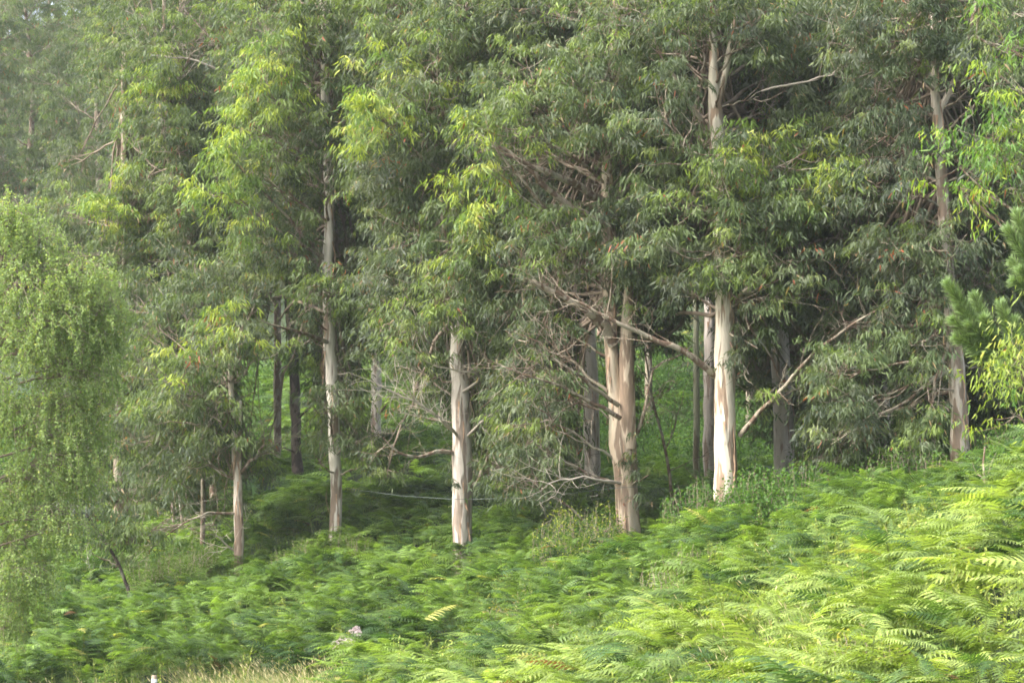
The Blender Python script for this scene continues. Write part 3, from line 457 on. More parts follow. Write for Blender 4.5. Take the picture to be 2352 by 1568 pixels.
# ------------------------------------------------------------------ hazy trees further up the slope
BG = "hazy trees further up the slope"
bgs = [ # u, d, foot v unused, radius px, label, mat, kind
 (238, 104, 9, "hazy eucalyptus far up the slope at upper left with a bare reddish stretch of trunk", M_RED, 'b'),
 (60, 112, 8, "pale misty eucalyptus above the birch, its limb leaning towards the left edge", M_LIMB, 'b'),
 (180, 118, 8, "misty eucalyptus at the top left with several thin upright stems", M_LIMB, 'b'),
 (-60, 108, 8, "fading eucalyptus crown at the left edge beside the patch of white sky", M_LIMB, 'b'),
 (330, 100, 8, "hazy eucalyptus with light green hanging sprays near the top, left of the bright yellow crown", M_LIMB, 'k'),
 (450, 108, 8, "hazy eucalyptus behind the bare dead branches at upper left", M_LIMB, 'b'),
 (560, 98, 8, "shaded eucalyptus in the gap behind the bright yellow sprays", M_LIMB, 'b'),
 (636, 84, 9, "pale eucalyptus trunk beside the dark pine trunk, orange dead leaves above it", M_LIMB, 'm'),
 (960, 92, 9, "shaded eucalyptus behind the bare twigs of the central trunk", M_LIMB, 'm'),
 (1110, 88, 9, "eucalyptus behind the central trunk and its bright spray", M_LIMB, 'm'),
 (1240, 94, 9, "shaded eucalyptus seen behind the long twiggy boughs of the forked tree", M_LIMB, 'm'),
 (1490, 90, 9, "shaded eucalyptus in the dark gap between forked tree and white tree", M_LIMB, 'm'),
 (1720, 86, 9, "shaded eucalyptus behind the white tree and its rising bough", M_LIMB, 'm'),
 (1900, 84, 9, "shaded eucalyptus behind the long rising bough, right of the grey pink trunk", M_LIMB, 'm'),
 (2120, 80, 9, "shaded eucalyptus left of the mottled brown trunk near the right edge", M_RED, 'm'),
 (2360, 78, 9, "shaded eucalyptus behind the pine boughs at the right edge", M_RED, 'm'),
 (800, 100, 8, "hazy eucalyptus above and behind the pinkish scarred trunk", M_LIMB, 'b'),
 (1380, 108, 8, "eucalyptus high on the slope behind the slim pale trunk", M_LIMB, 'b'),
 (1960, 104, 8, "eucalyptus high on the slope near the top, right of the white tree", M_LIMB, 'b'),
 (2240, 100, 8, "eucalyptus high on the slope at the top right corner", M_LIMB, 'b')]
bgs += [(-120, 135, 8, None, None, 'b'),
 (10, 140, 8, "faintest eucalyptus of all, lost in the mist at the very top left corner", M_LIMB, 'b'),
 (120, 132, 8, "faint farthest eucalyptus behind the tree with several thin upright stems", M_LIMB, 'b'),
 (210, 144, 8, "faint farthest eucalyptus behind the one with the bare reddish stretch of trunk", M_LIMB, 'b'),
 (300, 128, 8, "faint farthest eucalyptus behind the light green hanging sprays near the top", M_LIMB, 'b')]
HIDDEN = {560, 1110, 1900, 2120, 800, 1960, 2240, -120}      # nothing of these would show
for i, (u, d, hw, lab, mt_, kd) in enumerate(bgs):
    if u in HIDDEN: continue
    if d < 120 and u < 600: d = d * 1.22
    elif d >= 120: d = d + 22
    x = (u - 1176) / F * d; zg = float(top(x, d))
    rs = np.random.default_rng(900 + i); vt = lambda z: float(proj(np.array([[x, d, z]]))[1][0])
    ztop = min(zg + 26, d * math.tan(R(15.5)) + 1.5)
    if u < 130: ztop = min(ztop, d * math.tan(R(14.6 - max(0, (20 - u)) * .012)))
    tr = [(u, vt(zg), d, hw), (u + rs.uniform(-8, 8), vt(zg + 5), d, hw * .9), (u + rs.uniform(-20, 20), vt(zg + (ztop - zg) * .6), d, hw * .75), (u + rs.uniform(-30, 30), vt(ztop), d, hw * .3)]
    lo = d * math.tan(R(5.6 if 500 < u < 2200 else 3.6)); z0 = max(zg + (1.5 if i < 20 else .6), lo)
    gum(TN, lab, tr, auto=(z0, ztop + .5, max(3, int((ztop - z0) * (.55 if 500 < u < 2300 else 2.3))), 3.4, kd), mat=mt_, seed=50 + i, nl=42, full=False, ls=1.35, group=BG if i < 20 else 'farthest trees up the slope', n_sub=9, n_tw=4, sides=8)

# ------------------------------------------------------------------ bracken and grass
def frond_template(rng, n, near, slim):
    """one frond lying along +x from the origin, length 1, arching; returns verts, face lists, face tone"""
    V = []; Q = []; Tn = []; tone_q = []; tone_t = []
    drop = rng.uniform(.25, .55); rise = rng.uniform(.05, .3); curl = rng.uniform(-.15, .15)
    def rp(s): return np.array([s * (1 - .12 * s), curl * s * s, rise * s - drop * s * s])
    ss = np.linspace(.06, .97, n)
    def add(vs, tone):
        b = len(V); V.extend(vs)
        if len(vs) == 4: Q.append([b, b + 1, b + 2, b + 3]); tone_q.append(tone)
        else: Tn.append([b, b + 1, b + 2]); tone_t.append(tone)
    for a, b in zip(ss[:-1], ss[1:]):
        p, q = rp(a), rp(b); wv = np.array([0, .006, 0]); add([p - wv, p + wv, q + wv, q - wv], 1.15)
    for k, s in enumerate(ss):
        p = rp(s); tg = rp(s + .02) - p; tg /= np.linalg.norm(tg)
        l = slim * (1 - s) ** .75 * min(1, .55 + s * 3.2) + .012
        for sd in (-1, 1):
            l_ = l * rng.uniform(.88, 1.1); fw = .38 + .25 * s
            dr = np.array([fw, sd, 0]) / math.hypot(fw, 1); dr = dr + tg * np.array([0, 0, 1]) * fw; dz = -rng.uniform(.15, .45)
            def pp(t): return p + dr * l_ * t + np.array([0, 0, dz * l_ * t * t + .04 * l_ * t])
            sp = (ss[1] - ss[0]) * .46; tone = rng.uniform(.62, 1.3)
            if near:
                # a solid pinna with a lobed edge, one kinked strip on each side of its own midrib
                ts = np.linspace(0, 1, near + 1); wd = sp * .78 * np.array([.75, 1., .9, .78, .62, .42, .22, .1][:near] if near >= 8 else [.8, 1., .75, .42][:near]); wd = np.r_[wd, 0]
                for q in range(near):
                    c0, c1 = pp(ts[q]), pp(ts[q + 1]); up = np.array([0, 0, .25])
                    for e in (-1, 1):
                        a1 = c0 + tg * e * wd[q] + up * wd[q] * .5; b1 = c1 + tg * e * (wd[q + 1] if q + 1 < near else 0) * .78 + dr * 0
                        if q + 1 < near: add([c0, c1, b1, a1] if e > 0 else [c0, a1, b1, c1], tone)
                        else: add([c0, c1, a1], tone)
            else:
                a, b_, c_ = pp(0), pp(.5), pp(1)
                add([a - tg * sp * .6, b_ - tg * sp * .5, b_ + tg * sp * .5, a + tg * sp * .6], tone); add([b_ - tg * sp * .5, c_, b_ + tg * sp * .5], tone)
    return np.array(V), np.array(Q), np.array(Tn), np.array(tone_q), np.array(tone_t)
def place(M, T, pos, yaw, pitch, roll, scl, col):
    V, Q, Tn, tq, tt = T; n = len(pos)
    if n == 0: return
    cy_, sy = np.cos(yaw), np.sin(yaw); cp, sp = np.cos(pitch), np.sin(pitch); cr, sr = np.cos(roll), np.sin(roll)
    Rm = np.empty((n, 3, 3))
    Rm[:, 0, 0] = cy_ * cp; Rm[:, 0, 1] = -sy * cr - cy_ * sp * sr; Rm[:, 0, 2] = sy * sr - cy_ * sp * cr
    Rm[:, 1, 0] = sy * cp; Rm[:, 1, 1] = cy_ * cr - sy * sp * sr; Rm[:, 1, 2] = -cy_ * sr - sy * sp * cr
    Rm[:, 2, 0] = sp; Rm[:, 2, 1] = cp * sr; Rm[:, 2, 2] = cp * cr
    W = np.einsum('nij,vj->nvi', Rm, V) * scl[:, None, None] + pos[:, None]
    off = (np.arange(n) * len(V))[:, None, None]
    fs = []; cs = []
    if len(Q): fs.append((Q[None] + off).reshape(-1, 4)); cs.append((col[:, None] * tq[None, :, None]).reshape(-1, 3))
    if len(Tn): fs.append((Tn[None] + off).reshape(-1, 3)); cs.append((col[:, None] * tt[None, :, None]).reshape(-1, 3))
    M.add(W.reshape(-1, 3), fs, np.concatenate(cs))
def noise2(x, y, sc_, seed):
    r = np.random.default_rng(seed); o = 0
    for k in range(6):
        a = r.uniform(0, 6.3); f = sc_ * (1.0 + .5 * k); o = o + np.sin((x * math.cos(a) + y * math.sin(a)) * f + r.uniform(0, 6.3)) / (1 + .3 * k)
    return o / 3
def field(rng, y0, y1, dens, vmax=1720, vmin=560):
    A = .245 * (y1 * y1 - y0 * y0) + 6 * (y1 - y0); n = int(A * dens)
    y = np.sqrt(rng.uniform(0, 1, n) * (y1 * y1 - y0 * y0) + y0 * y0); x = rng.uniform(-1, 1, n) * (.2126 * y * 1.1 + 2)
    z = ground(x, y); u, v = proj(np.c_[x, y, z + .6]); ok = (v < vmax) & (v > vmin)
    return x[ok], y[ok], z[ok], u[ok], v[ok]
rng = np.random.default_rng(11)
NEAR = [frond_template(rng, 14, 4, s) for s in (.20, .26, .30, .36, .24, .28)]
SEMI = [frond_template(rng, 11, 4, s) for s in (.24, .30, .40, .36, .28)]
MID = [frond_template(rng, 10, 0, s) for s in (.24, .30, .36, .42, .30)]
def bracken(name, label, y0, y1, dens, temps, size, seed, sparse=None):
    rng = np.random.default_rng(seed); x, y, z, u, v = field(rng, y0, y1, dens)
    gr = (noise2(x, y, .55, 3) > .45) & (y < 52)                     # openings where grass grows
    bl = (v > 1500) & (u < 780) & (u > 60)                            # the grassy verge at the bottom
    wd = (u > 1600) & (u < 2000) & (v > 1380) & (rng.uniform(0, 1, len(u)) < .6)
    k = ~(bl & (v > 1530 - .06 * (u - 400))) & ~(gr & (rng.uniform(0, 1, len(u)) < .5)) & ~wd
    k &= ~((noise2(x, y, 1.5, 4) < -.28) & (rng.uniform(0, 1, len(u)) < .8) & (y < 78)) | False
    if sparse is not None: k = sparse(x, y, u, v)
    x, y, z = x[k], y[k], z[k]; np_ = len(x)
    # each plant sends up a handful of fronds that arch away from one crown
    nf_ = 5; j = np.repeat(np.arange(np_), nf_); n = len(j); x0, y0_ = x, y
    hp = .55 + .42 * noise2(x, y, 1.5, 4) + (.12 if sparse else 0) + .22 * noise2(x, y, 3.1, 9) + rng.uniform(-.25, .2, np_); hp = np.maximum(hp, .1)
    yaw = np.where(rng.uniform(0, 1, np_) < .8, rng.normal(math.pi * 1.1, .6, np_), rng.uniform(0, 6.3, np_))[j] + rng.normal(0, .65, n)
    hgt = hp[j] + rng.normal(0, .07, n) ; x = x[j] + np.cos(yaw) * .06; y = y[j] + np.sin(yaw) * .06; z = z[j]
    pitch = rng.normal(.26, .22, n); roll = rng.normal(0, .3, n); scl = rng.uniform(.55, 1.2, np_)[j] * rng.uniform(.8, 1.1, n) * size
    tone = .48 + .62 * noise2(x, y, .8, 21) + rng.uniform(-.38, .38, np_)[j] + rng.uniform(-.15, .15, n); tone = np.clip(tone, 0, 1)[:, None]
    nearf = np.clip((46 - y) / 14, 0, 1)[:, None]  # sunlight on the near bank is painted in: fronds turn paler and yellower
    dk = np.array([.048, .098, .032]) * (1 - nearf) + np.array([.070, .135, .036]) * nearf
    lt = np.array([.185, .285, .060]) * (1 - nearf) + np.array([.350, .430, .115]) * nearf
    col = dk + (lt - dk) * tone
    dead = rng.uniform(0, 1, n)[:, None]; col = np.where(dead < .0015, np.array([.20, .10, .05]), np.where(dead < .009, np.array([.33, .33, .08]), col))
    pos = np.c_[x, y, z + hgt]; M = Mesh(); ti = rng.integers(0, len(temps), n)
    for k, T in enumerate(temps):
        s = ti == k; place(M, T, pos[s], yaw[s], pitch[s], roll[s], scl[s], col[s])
    nf = len(np.concatenate([np.concatenate(M.col)]))
    st = rng.uniform(0, 1, n) < .35; S0 = np.c_[x, y, z - .05][st]; S1 = pos[st]; off = np.c_[np.cos(yaw[st]), np.sin(yaw[st]), np.zeros(st.sum())] * -.18
    wv = np.c_[np.ones(st.sum()) * .006, np.zeros((st.sum(), 2))]; i = (np.arange(st.sum()) * 4)[:, None]
    M.add(np.stack([S0 + off - wv, S0 + off + wv, S1 + wv, S1 - wv], 1).reshape(-1, 3), [i + np.array([[0, 1, 2, 3]])], np.tile([[.16, .2, .06]], (st.sum(), 1)))
    o = M.build(name, M_FERN); tag(o, label, "bracken", kind="stuff"); return nf
bracken("bracken", "bright bracken fern covering the near bank", 20, 44, 7.0, NEAR, .84, 31)
bracken("bracken", "large arching yellow green bracken fronds standing over the near bank", 21, 40, 1.0, NEAR, 1.2, 35, lambda x, y, u, v: (u > 1250) & (v > 1150) & (noise2(x, y, .9, 61) > -.1))
bracken("bracken", "green bracken fern in the hollow below the front trunks", 44, 60, 10.5, SEMI, .68, 34)
bracken("bracken", "green bracken fern around the front trunks", 60, 76, 9.5, MID, .72, 32)
bracken("bracken", "shaded bracken fern on the slope behind the trunks", 76, 106, 3.2, MID, .95, 33)
def grass(name, label, mask, y0, y1, dens, hr, cols, seed, heads=.3, wide=.004):
    rng = np.random.default_rng(seed); x, y, z, u, v = field(rng, y0, y1, dens); k = mask(x, y, u, v, rng); x, y, z = x[k], y[k], z[k]; n = len(x)
    h = rng.uniform(*hr, n); ln = np.c_[rng.normal(-.25, .3, n), rng.normal(0, .3, n), np.ones(n)]; D = nrm(ln); S = nrm(np.c_[rng.normal(0, 1, n), rng.normal(0, .4, n), np.zeros(n)])
    c = np.array(cols)[rng.integers(0, len(cols), n)] * rng.uniform(.75, 1.25, (n, 1)); M = Mesh(); B = np.c_[x, y, z]; bend = np.c_[rng.normal(-.15, .25, (n, 1)), rng.normal(0, .2, (n, 1)), -rng.uniform(0, .2, (n, 1))]
    leaves(M, B, D, S, h, np.full(n, wide), bend, c)
    hd = rng.uniform(0, 1, n) < heads; tip = (B + D * h[:, None] + bend * h[:, None])[hd]
    if hd.any():
        k_ = hd.sum(); c2 = np.tile([[.52, .44, .26]], (k_, 1)) * rng.uniform(.7, 1.2, (k_, 1))
        leaves(M, tip - np.array([0, 0, .02]), nrm(D[hd] + bend[hd] * 1.5), S[hd], rng.uniform(.08, .18, k_), np.full(k_, .008), np.zeros((k_, 3)), c2, False)
    o = M.build(name, M_GRASS); tag(o, label, "grass", kind="stuff")
grass("dry_grass", "pale dry grass with seed heads along the bottom edge", lambda x, y, u, v, r: (v > 1505 - .04 * (u - 400)) & (u < 830) & (u > 420 - 330 * (v > 1565)), 34, 50, 220, (.3, .7), [(.34, .32, .16), (.42, .37, .22), (.22, .29, .09), (.17, .26, .07), (.15, .24, .06)], 41, .3)
grass("wild_grass", "yellow green grass and weeds between the near ferns", lambda x, y, u, v, r: ((noise2(x, y, .55, 3) > .45) | ((u > 1560) & (u < 2050) & (v > 1350))) & (v > 1230) & (r.uniform(0, 1, len(x)) < .8), 20, 47, 75, (.5, 1.0), [(.30, .38, .08), (.22, .33, .07), (.36, .42, .13), (.16, .27, .05)], 42, .22, .006)

def herbs():
    rng = np.random.default_rng(44); x, y, z, u, v = field(rng, 21, 58, 10); nz = noise2(x, y, .9, 17)
    k = (v > 1180) & (nz > .1) & (rng.uniform(0, 1, len(x)) < np.where(u > 1500, .9, .35)); x, y, z = x[k], y[k], z[k]; n = len(x); h = rng.uniform(.6, 1.15, n) * np.where(y < 44, 1, .9)
    M = Mesh(); q = np.linspace(0, 1, 5)[None, :, None]; ln = np.c_[rng.normal(-.15, .2, n), rng.normal(0, .2, n), np.ones(n)]; C = np.c_[x, y, z][:, None] + ln[:, None] * h[:, None, None] * q + np.cumsum(rng.normal(0, .02, (n, 5, 3)), 1)
    V0 = C[:, :-1].reshape(-1, 3); V1 = C[:, 1:].reshape(-1, 3); w_ = np.array([.003, 0, 0]); i = (np.arange(len(V0)) * 4)[:, None]
    M.add(np.stack([V0 - w_, V0 + w_, V1 + w_, V1 - w_], 1).reshape(-1, 3), [i + np.array([[0, 1, 2, 3]])], np.tile([[.22, .24, .09]], (len(V0), 1)))
    kk = 26; m_ = n * kk; j = np.repeat(np.arange(n), kk); f = rng.uniform(.35, 1, m_) * 3.999; i0 = f.astype(int); w_ = (f - i0)[:, None]; P = C[j, i0] * (1 - w_) + C[j, i0 + 1] * w_
    D = nrm(rng.normal(0, 1, (m_, 3)) + [0, 0, .35]); S = nrm(np.cross(D, [[0, 0, 1.]]) + rng.normal(0, .3, (m_, 3))); L = rng.uniform(.035, .085, m_); t = rng.uniform(0, 1, (n, 1))[j]
    col = np.array([.11, .18, .04]) * (1 - t) + np.array([.34, .38, .09]) * t; leaves(M, P + D * .02, D, S, L, L * .24, rng.normal(0, .2, (m_, 3)), col * rng.uniform(.8, 1.2, (m_, 1)), False)
    tag(M.build("wild_herbs", M_GRASS), "leafy weeds and bramble sprigs mixed into the bracken", "weeds", kind="stuff")
herbs()

# ------------------------------------------------------------------ thin saplings, the dark pine
gum("sapling", "thin bare sapling curving up between the tan forked trunk and the white trunk", [(1546, 1165, 62, 4), (1540, 1080, 62, 3.8), (1522, 990, 62, 3.4), (1500, 930, 62, 3), (1488, 870, 62, 2.4), (1480, 800, 62, 1.6)],
    limbs=[([(1530, 1030, 62), (1560, 960, 61.9), (1570, 900, 61.8)], 1.6, .5, 8), ([(1510, 950, 62), (1480, 920, 61.9), (1465, 880, 61.8)], 1.6, .5, 8), ([(1540, 1080, 62), (1600, 1050, 61.9), (1630, 1040, 61.8)], 1.2, .5, 6)], mat=M_LIMB, seed=30, sides=6)
gum("sapling", "slender eucalyptus sapling leaning left out of the ferns beside the birch", [(312, 1400, 62, 4.5), (300, 1345, 62, 4.5), (280, 1300, 62, 4), (262, 1260, 62, 4), (225, 1215, 62, 3.6), (185, 1165, 62, 3)],
    blobs=[(290, 1240, -.3, .5, 'k'), (250, 1310, -.5, .45, 'm'), (330, 1230, .2, .4, 'k'), (200, 1180, 0, .5, 'm'), (210, 1270, .2, .5, 'm')], limbs=[([(265, 1260, 62), (230, 1240, 61.8), (195, 1205, 61.6)], 2, .4, 8, M_DEAD), ([(250, 1240, 62), (330, 1235, 61.8), (370, 1200, 61.6)], 2, .4, 10)], mat=M_DARK, seed=31, sides=7, free=True)
for k, (tr, lab) in enumerate([([(404, 1245, 74, 3.5), (398, 1190, 74, 3.2), (392, 1120, 74, 3)], "thin grey trunk leaning slightly left, in shade behind the left shrub"), ([(427, 1250, 74, 5), (420, 1200, 74, 4.6), (412, 1120, 74, 4)], "thin pinkish trunk, the right one of the thin pair behind the left shrub")]):
    gum("sapling", lab, tr, blobs=[(tr[-1][0] - 10 + 30 * k, 1090, 0, .7, 'm'), (tr[-1][0] + 20 * k, 1020, 0, .8, 'm')], mat=M_PINK, seed=32 + k, sides=7, free=True)
COLS['n'] = ((.022, .050, .028), (.045, .085, .045), 0, (.1, .2, .05))
gum("pine_tree", "pine with dark scaly trunk, standing in the ferns behind the front gums", [(686, 1110, 80, 15), (681, 1040, 80, 12.5), (678, 900, 80, 12), (672, 760, 80, 11), (655, 620, 80, 10), (640, 480, 80, 9), (625, 250, 80, 7), (615, 20, 80, 5)],
    blobs=[(600, 330, 1, 1.5, 'n'), (540, 260, 2, 1.4, 'n'), (640, 200, 1, 1.4, 'n'), (700, 560, 1, 1.0, 'n'), (380, 260, 6, 1.4, 'n'), (340, 330, 6, 1.3, 'n'), (400, 340, 6, 1.1, 'n')],
    limbs=[([(672, 700, 79.8), (640, 650, 79.5), (615, 600, 79.2)], 8, .5, 10, M_DARK), ([(678, 1040, 79.9), (660, 1030, 79.6), (650, 1028, 79.4)], 2, .5, 0, M_DARK), ([(682, 960, 79.9), (705, 945, 79.7), (720, 930, 79.5)], 2.4, .5, 2, M_DARK), ([(670, 640, 79.8), (690, 590, 79.5), (700, 540, 79.4)], 6, .5, 8, M_DARK)], mat=M_DARK, tmat=M_DARK, seed=35)
# ------------------------------------------------------------------ gums reaching in from beyond the right edge
COLS['Y'] = ((.13, .20, .035), (.27, .34, .06), .35, (.37, .40, .05))
COLS['G'] = ((.08, .17, .04), (.17, .28, .045), .5, (.30, .38, .04))
gum(TN, "young eucalyptus with golden yellow new leaves reaching in at the right edge", [(2440, 1240, 33, 10), (2430, 1050, 33, 9), (2420, 900, 33, 7), (2400, 720, 33, 4)],
    blobs=[(2375, 790, 0, .22, 'Y'), (2345, 850, -.1, .13, 'Y'), (2365, 900, 0, .22, 'Y'), (2335, 950, .1, .14, 'G'), (2375, 840, 0, .35, 'Y'), (2350, 1000, .1, .2, 'G')], mat=M_LIMB, seed=40, ls=.60, nl=30, tw=.6, n_sub=70, n_tw=3, free=True)
gum(TN, "eucalyptus beyond the right edge, its sunny drooping sprays hanging in near the top", [(2560, 1260, 41, 26), (2550, 900, 41, 24), (2530, 500, 41, 20), (2500, 100, 41, 15), (2480, -200, 41, 10)],
    blobs=[(2345, 200, 0, .40, 'k'), (2320, 285, -.2, .28, 'G'), (2285, 320, -.2, .22, 'G'), (2240, 350, -.2, .22, 'G'), (2205, 385, -.2, .16, 'G'), (2205, 430, -.2, .10, 'G'), (2350, 370, .1, .4, 'k'), (2320, 430, .3, .4, 'm'), (2350, 110, .2, .45, 'm'), (2240, 80, 0, .08, 'G'), (2380, 280, 0, .5, 'k'), (2350, 20, .2, .5, 'm')], mat=M_PINK, seed=41, ls=.85, n_sub=40, n_tw=3, nl=36, tw=.8, free=True)
gum("sapling", "small eucalyptus sapling with drooping blue green leaves on the fern crest at right", [(2262, 1130, 40, 3), (2258, 1080, 40, 2.6), (2262, 1025, 40, 2)],
    blobs=[(2250, 1045, 0, .24, 'm'), (2290, 1035, 0, .24, 'm'), (2232, 1060, 0, .16, 'k')], mat=M_LIMB, seed=42, n_sub=60, tw=.6, free=True)

# ------------------------------------------------------------------ weeping birch
def birch():
    rng = np.random.default_rng(77); D0 = 46
    foot = at(-90, 1568, D0); foot[2] = ground(foot[0], foot[1]); root = empty("birch_tree", foot)
    tag(root, "weeping birch with small bright leaves on hanging strands at the left edge", "tree")
    M_B = bark_mat("birch_bark", (.70, .68, .62), (.55, .53, .48), (.08, .07, .06), .40, 1.6)
    T = np.array([foot - [0, 0, .2], at(-85, 1300, D0), at(-60, 1000, D0), at(-30, 750, D0), at(10, 560, D0)]); mt = Mesh()
    s = np.linspace(0, 4, 24); Q = np.stack([np.interp(s, range(5), T[:, i]) for i in range(3)], 1); tubes(mt, Q[None], np.linspace(.15, .02, 24)[None], 12, .04, rng); mt.build("trunk", M_B, root, loc=tuple(root.location), smooth=True)
    B = [(20, 480, .3), (130, 610, .35), (240, 640, .25), (262, 720, .22), (225, 760, .35), (232, 870, .3), (200, 1000, .35), (190, 1100, .28), (120, 1000, .5), (110, 740, .5), (150, 1220, .25), (90, 1330, .28), (20, 1440, .25), (40, 500, .35), (0, 520, .5), (90, 560, .4), (150, 640, .45), (215, 620, .26), (60, 660, .6), (245, 680, .22), (180, 720, .5), (90, 800, .6), (210, 830, .42), (0, 760, .6), (150, 930, .5), (40, 950, .6), (170, 1060, .38), (90, 1100, .5), (0, 1130, .6), (140, 1180, .35), (60, 1250, .42), (0, 1320, .45), (40, 1380, .25), (-60, 650, .7), (-80, 900, .7), (-70, 1200, .7), (250, 780, .16), (195, 950, .3)]
    ml = Mesh(); E_all = []
    for (u, v, r) in B:
        E = at(u, v, D0 + rng.uniform(-.7, .7)); zz = E[2] - .25 * abs(E[0] - Q[0, 0]) ; i = min(int(np.argmin(np.abs(Q[:, 2] - zz))), 21); mb = Mesh(); C = limb_curve(Q[i], E, rng, 9, .10)
        tubes(mb, C[None], np.linspace(.035, .008, 9)[None], 6, .03, rng)
        n = int(92 * (r / .5) ** 2) + 16; a = nrm(rng.normal(0, 1, (n, 3))); st = E + a * r * rng.uniform(.3, 1.45, (n, 1)) * np.array([1.15, 1.6, 1.1])
        fr = C[rng.integers(4, 9, n)]; K = 5; q = np.linspace(0, 1, K)[None, :, None]; arc = fr[:, None] * (1 - q) + st[:, None] * q + np.array([0, 0, .15]) * (4 * q * (1 - q))
        k2 = rng.uniform(0, 1, n) < .5; tubes(mb, arc[k2], np.linspace(.005, .003, K)[None] * np.ones((k2.sum(), 1)), 3)
        ln = rng.uniform(.08, .55, n); K = 6; q = np.linspace(0, 1, K)[None, :, None]
        hang = st[:, None] + np.array([0, 0, -1]) * ln[:, None, None] * q + nrm(a * [1, 1, 0])[:, None] * .12 * q ** .5 + np.cumsum(rng.normal(0, .012, (n, K, 3)), 1)
        tubes(mb, hang, np.full((n, K), .0025), 3)
        mb.build("branch", M_TWIG, root, loc=tuple(root.location))
        nl = 32; m_ = n * nl; j = np.repeat(np.arange(n), nl); f = rng.uniform(-.08, 1, m_); ff = np.clip(f, 0, .999) * (K - 1); i0 = ff.astype(int); w_ = (ff - i0)[:, None]
        P = hang[j, i0] * (1 - w_) + hang[j, i0 + 1] * w_ + rng.normal(0, .028, (m_, 3))
        D = nrm(np.c_[rng.normal(0, .6, (m_, 2)), -rng.uniform(.3, 1, m_)]); S = nrm(np.cross(D, rng.normal(0, 1, (m_, 3)))); L = rng.uniform(.036, .064, m_)
        c = np.array([.145, .21, .085]) + (np.array([.32, .41, .15]) - np.array([.145, .21, .085])) * (rng.uniform(0, .5, m_) + rng.uniform(0, .5, n)[j])[:, None]
        c = np.where((rng.uniform(0, 1, m_) < .03)[:, None], np.array([.34, .34, .10]), c)
        leaves(ml, P, D, S, L, L * .36, rng.normal(0, .15, (m_, 3)), c, False)
    ml.build("crown", M_BIRCH, root, loc=tuple(root.location))
birch()

# ------------------------------------------------------------------ pine boughs at the right edge
def pine():
    rng = np.random.default_rng(88); D0 = 36
    foot = at(2520, 1300, D0); foot[2] = ground(foot[0], foot[1]); root = empty("pine_tree", foot)
    tag(root, "pine at the right edge with bushy long needled green shoots hanging in", "tree")
    T = np.array([foot - [0, 0, .2], at(2515, 1000, D0), at(2500, 700, D0), at(2490, 350, D0)]); s = np.linspace(0, 3, 20); Q = np.stack([np.interp(s, range(4), T[:, i]) for i in range(3)], 1)
    mt = Mesh(); tubes(mt, Q[None], np.linspace(.13, .05, 20)[None], 12, .05, rng); mt.build("trunk", M_DARK, root, loc=tuple(root.location), smooth=True)
    boughs = [([(2510, 960), (2430, 890), (2350, 840), (2290, 800), (2250, 790)], [(2282, 800, 2178, 652), (2290, 790, 2238, 682), (2330, 830, 2300, 700), (2270, 795, 2203, 705), (2300, 820, 2198, 775), (2310, 835, 2235, 805), (2350, 830, 2330, 735), (2290, 800, 2262, 730), (2320, 830, 2280, 780), (2300, 810, 2225, 745), (2360, 850, 2300, 840), (2262, 792, 2190, 735), (2340, 835, 2310, 790)]),
              ([(2495, 760), (2440, 700), (2400, 650), (2370, 610)], [(2400, 650, 2326, 602), (2390, 640, 2316, 528), (2380, 620, 2336, 490), (2410, 680, 2330, 645), (2390, 620, 2350, 560), (2420, 690, 2345, 620), (2440, 700, 2370, 600), (2450, 700, 2390, 560)]),
              ([(2500, 560), (2450, 500), (2420, 440)], [(2440, 500, 2390, 430), (2430, 480, 2400, 400), (2450, 520, 2380, 480)])]
    ml = Mesh()
    for pth, sh in boughs:
        mb = Mesh(); A = np.array([at(u, v, D0) for u, v in pth]); s = np.linspace(0, len(A) - 1, 14); A = np.stack([np.interp(s, range(len(A)), A[:, i]) for i in range(3)], 1)
        tubes(mb, A[None], np.linspace(.035, .014, 14)[None], 7, .05, rng)
        for (u0, v0, u1, v1) in sh:
            dd = rng.uniform(-.25, .25); p0 = at(u0, v0, D0); p1 = at(u1, v1, D0 + dd); p0 = A[np.argmin(np.linalg.norm(A - p0, axis=1))]; K = 8; q = np.linspace(0, 1, K)[:, None]; c = (p0 + p1) / 2 + np.array([.02, 0, -.09]); C = (1 - q) ** 2 * p0 + 2 * q * (1 - q) * c + q * q * p1
            tubes(mb, C[None], np.linspace(.011, .006, K)[None], 5); ax = nrm(p1 - c); lth = np.linalg.norm(p1 - p0)
            n = int(430 * lth / .7) + 170; f = 1 - rng.uniform(0, 1, n) ** 1.3 * min(.9, .62 / lth); ff = np.clip(f, 0, .999) * (K - 1); i0 = ff.astype(int); w_ = (ff - i0)[:, None]; P = C[i0] * (1 - w_) + C[i0 + 1] * w_
            rd = nrm(np.cross(np.tile(ax, (n, 1)), rng.normal(0, 1, (n, 3)))); op = rng.uniform(.4, 2.0, n)[:, None] * (1.35 - .8 * f[:, None]); D = nrm(ax + rd * op); S = nrm(np.cross(D, rng.normal(0, 1, (n, 3)))); L = rng.uniform(.15, .24, n) * (1 - .25 * (f > .93))
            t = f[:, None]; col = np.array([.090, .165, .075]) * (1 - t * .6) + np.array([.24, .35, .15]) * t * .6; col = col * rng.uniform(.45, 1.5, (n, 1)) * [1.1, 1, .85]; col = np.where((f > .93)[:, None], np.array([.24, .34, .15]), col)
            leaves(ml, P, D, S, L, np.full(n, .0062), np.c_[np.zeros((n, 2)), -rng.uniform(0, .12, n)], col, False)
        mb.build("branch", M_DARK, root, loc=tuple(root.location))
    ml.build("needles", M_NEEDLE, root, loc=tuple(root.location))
pine()

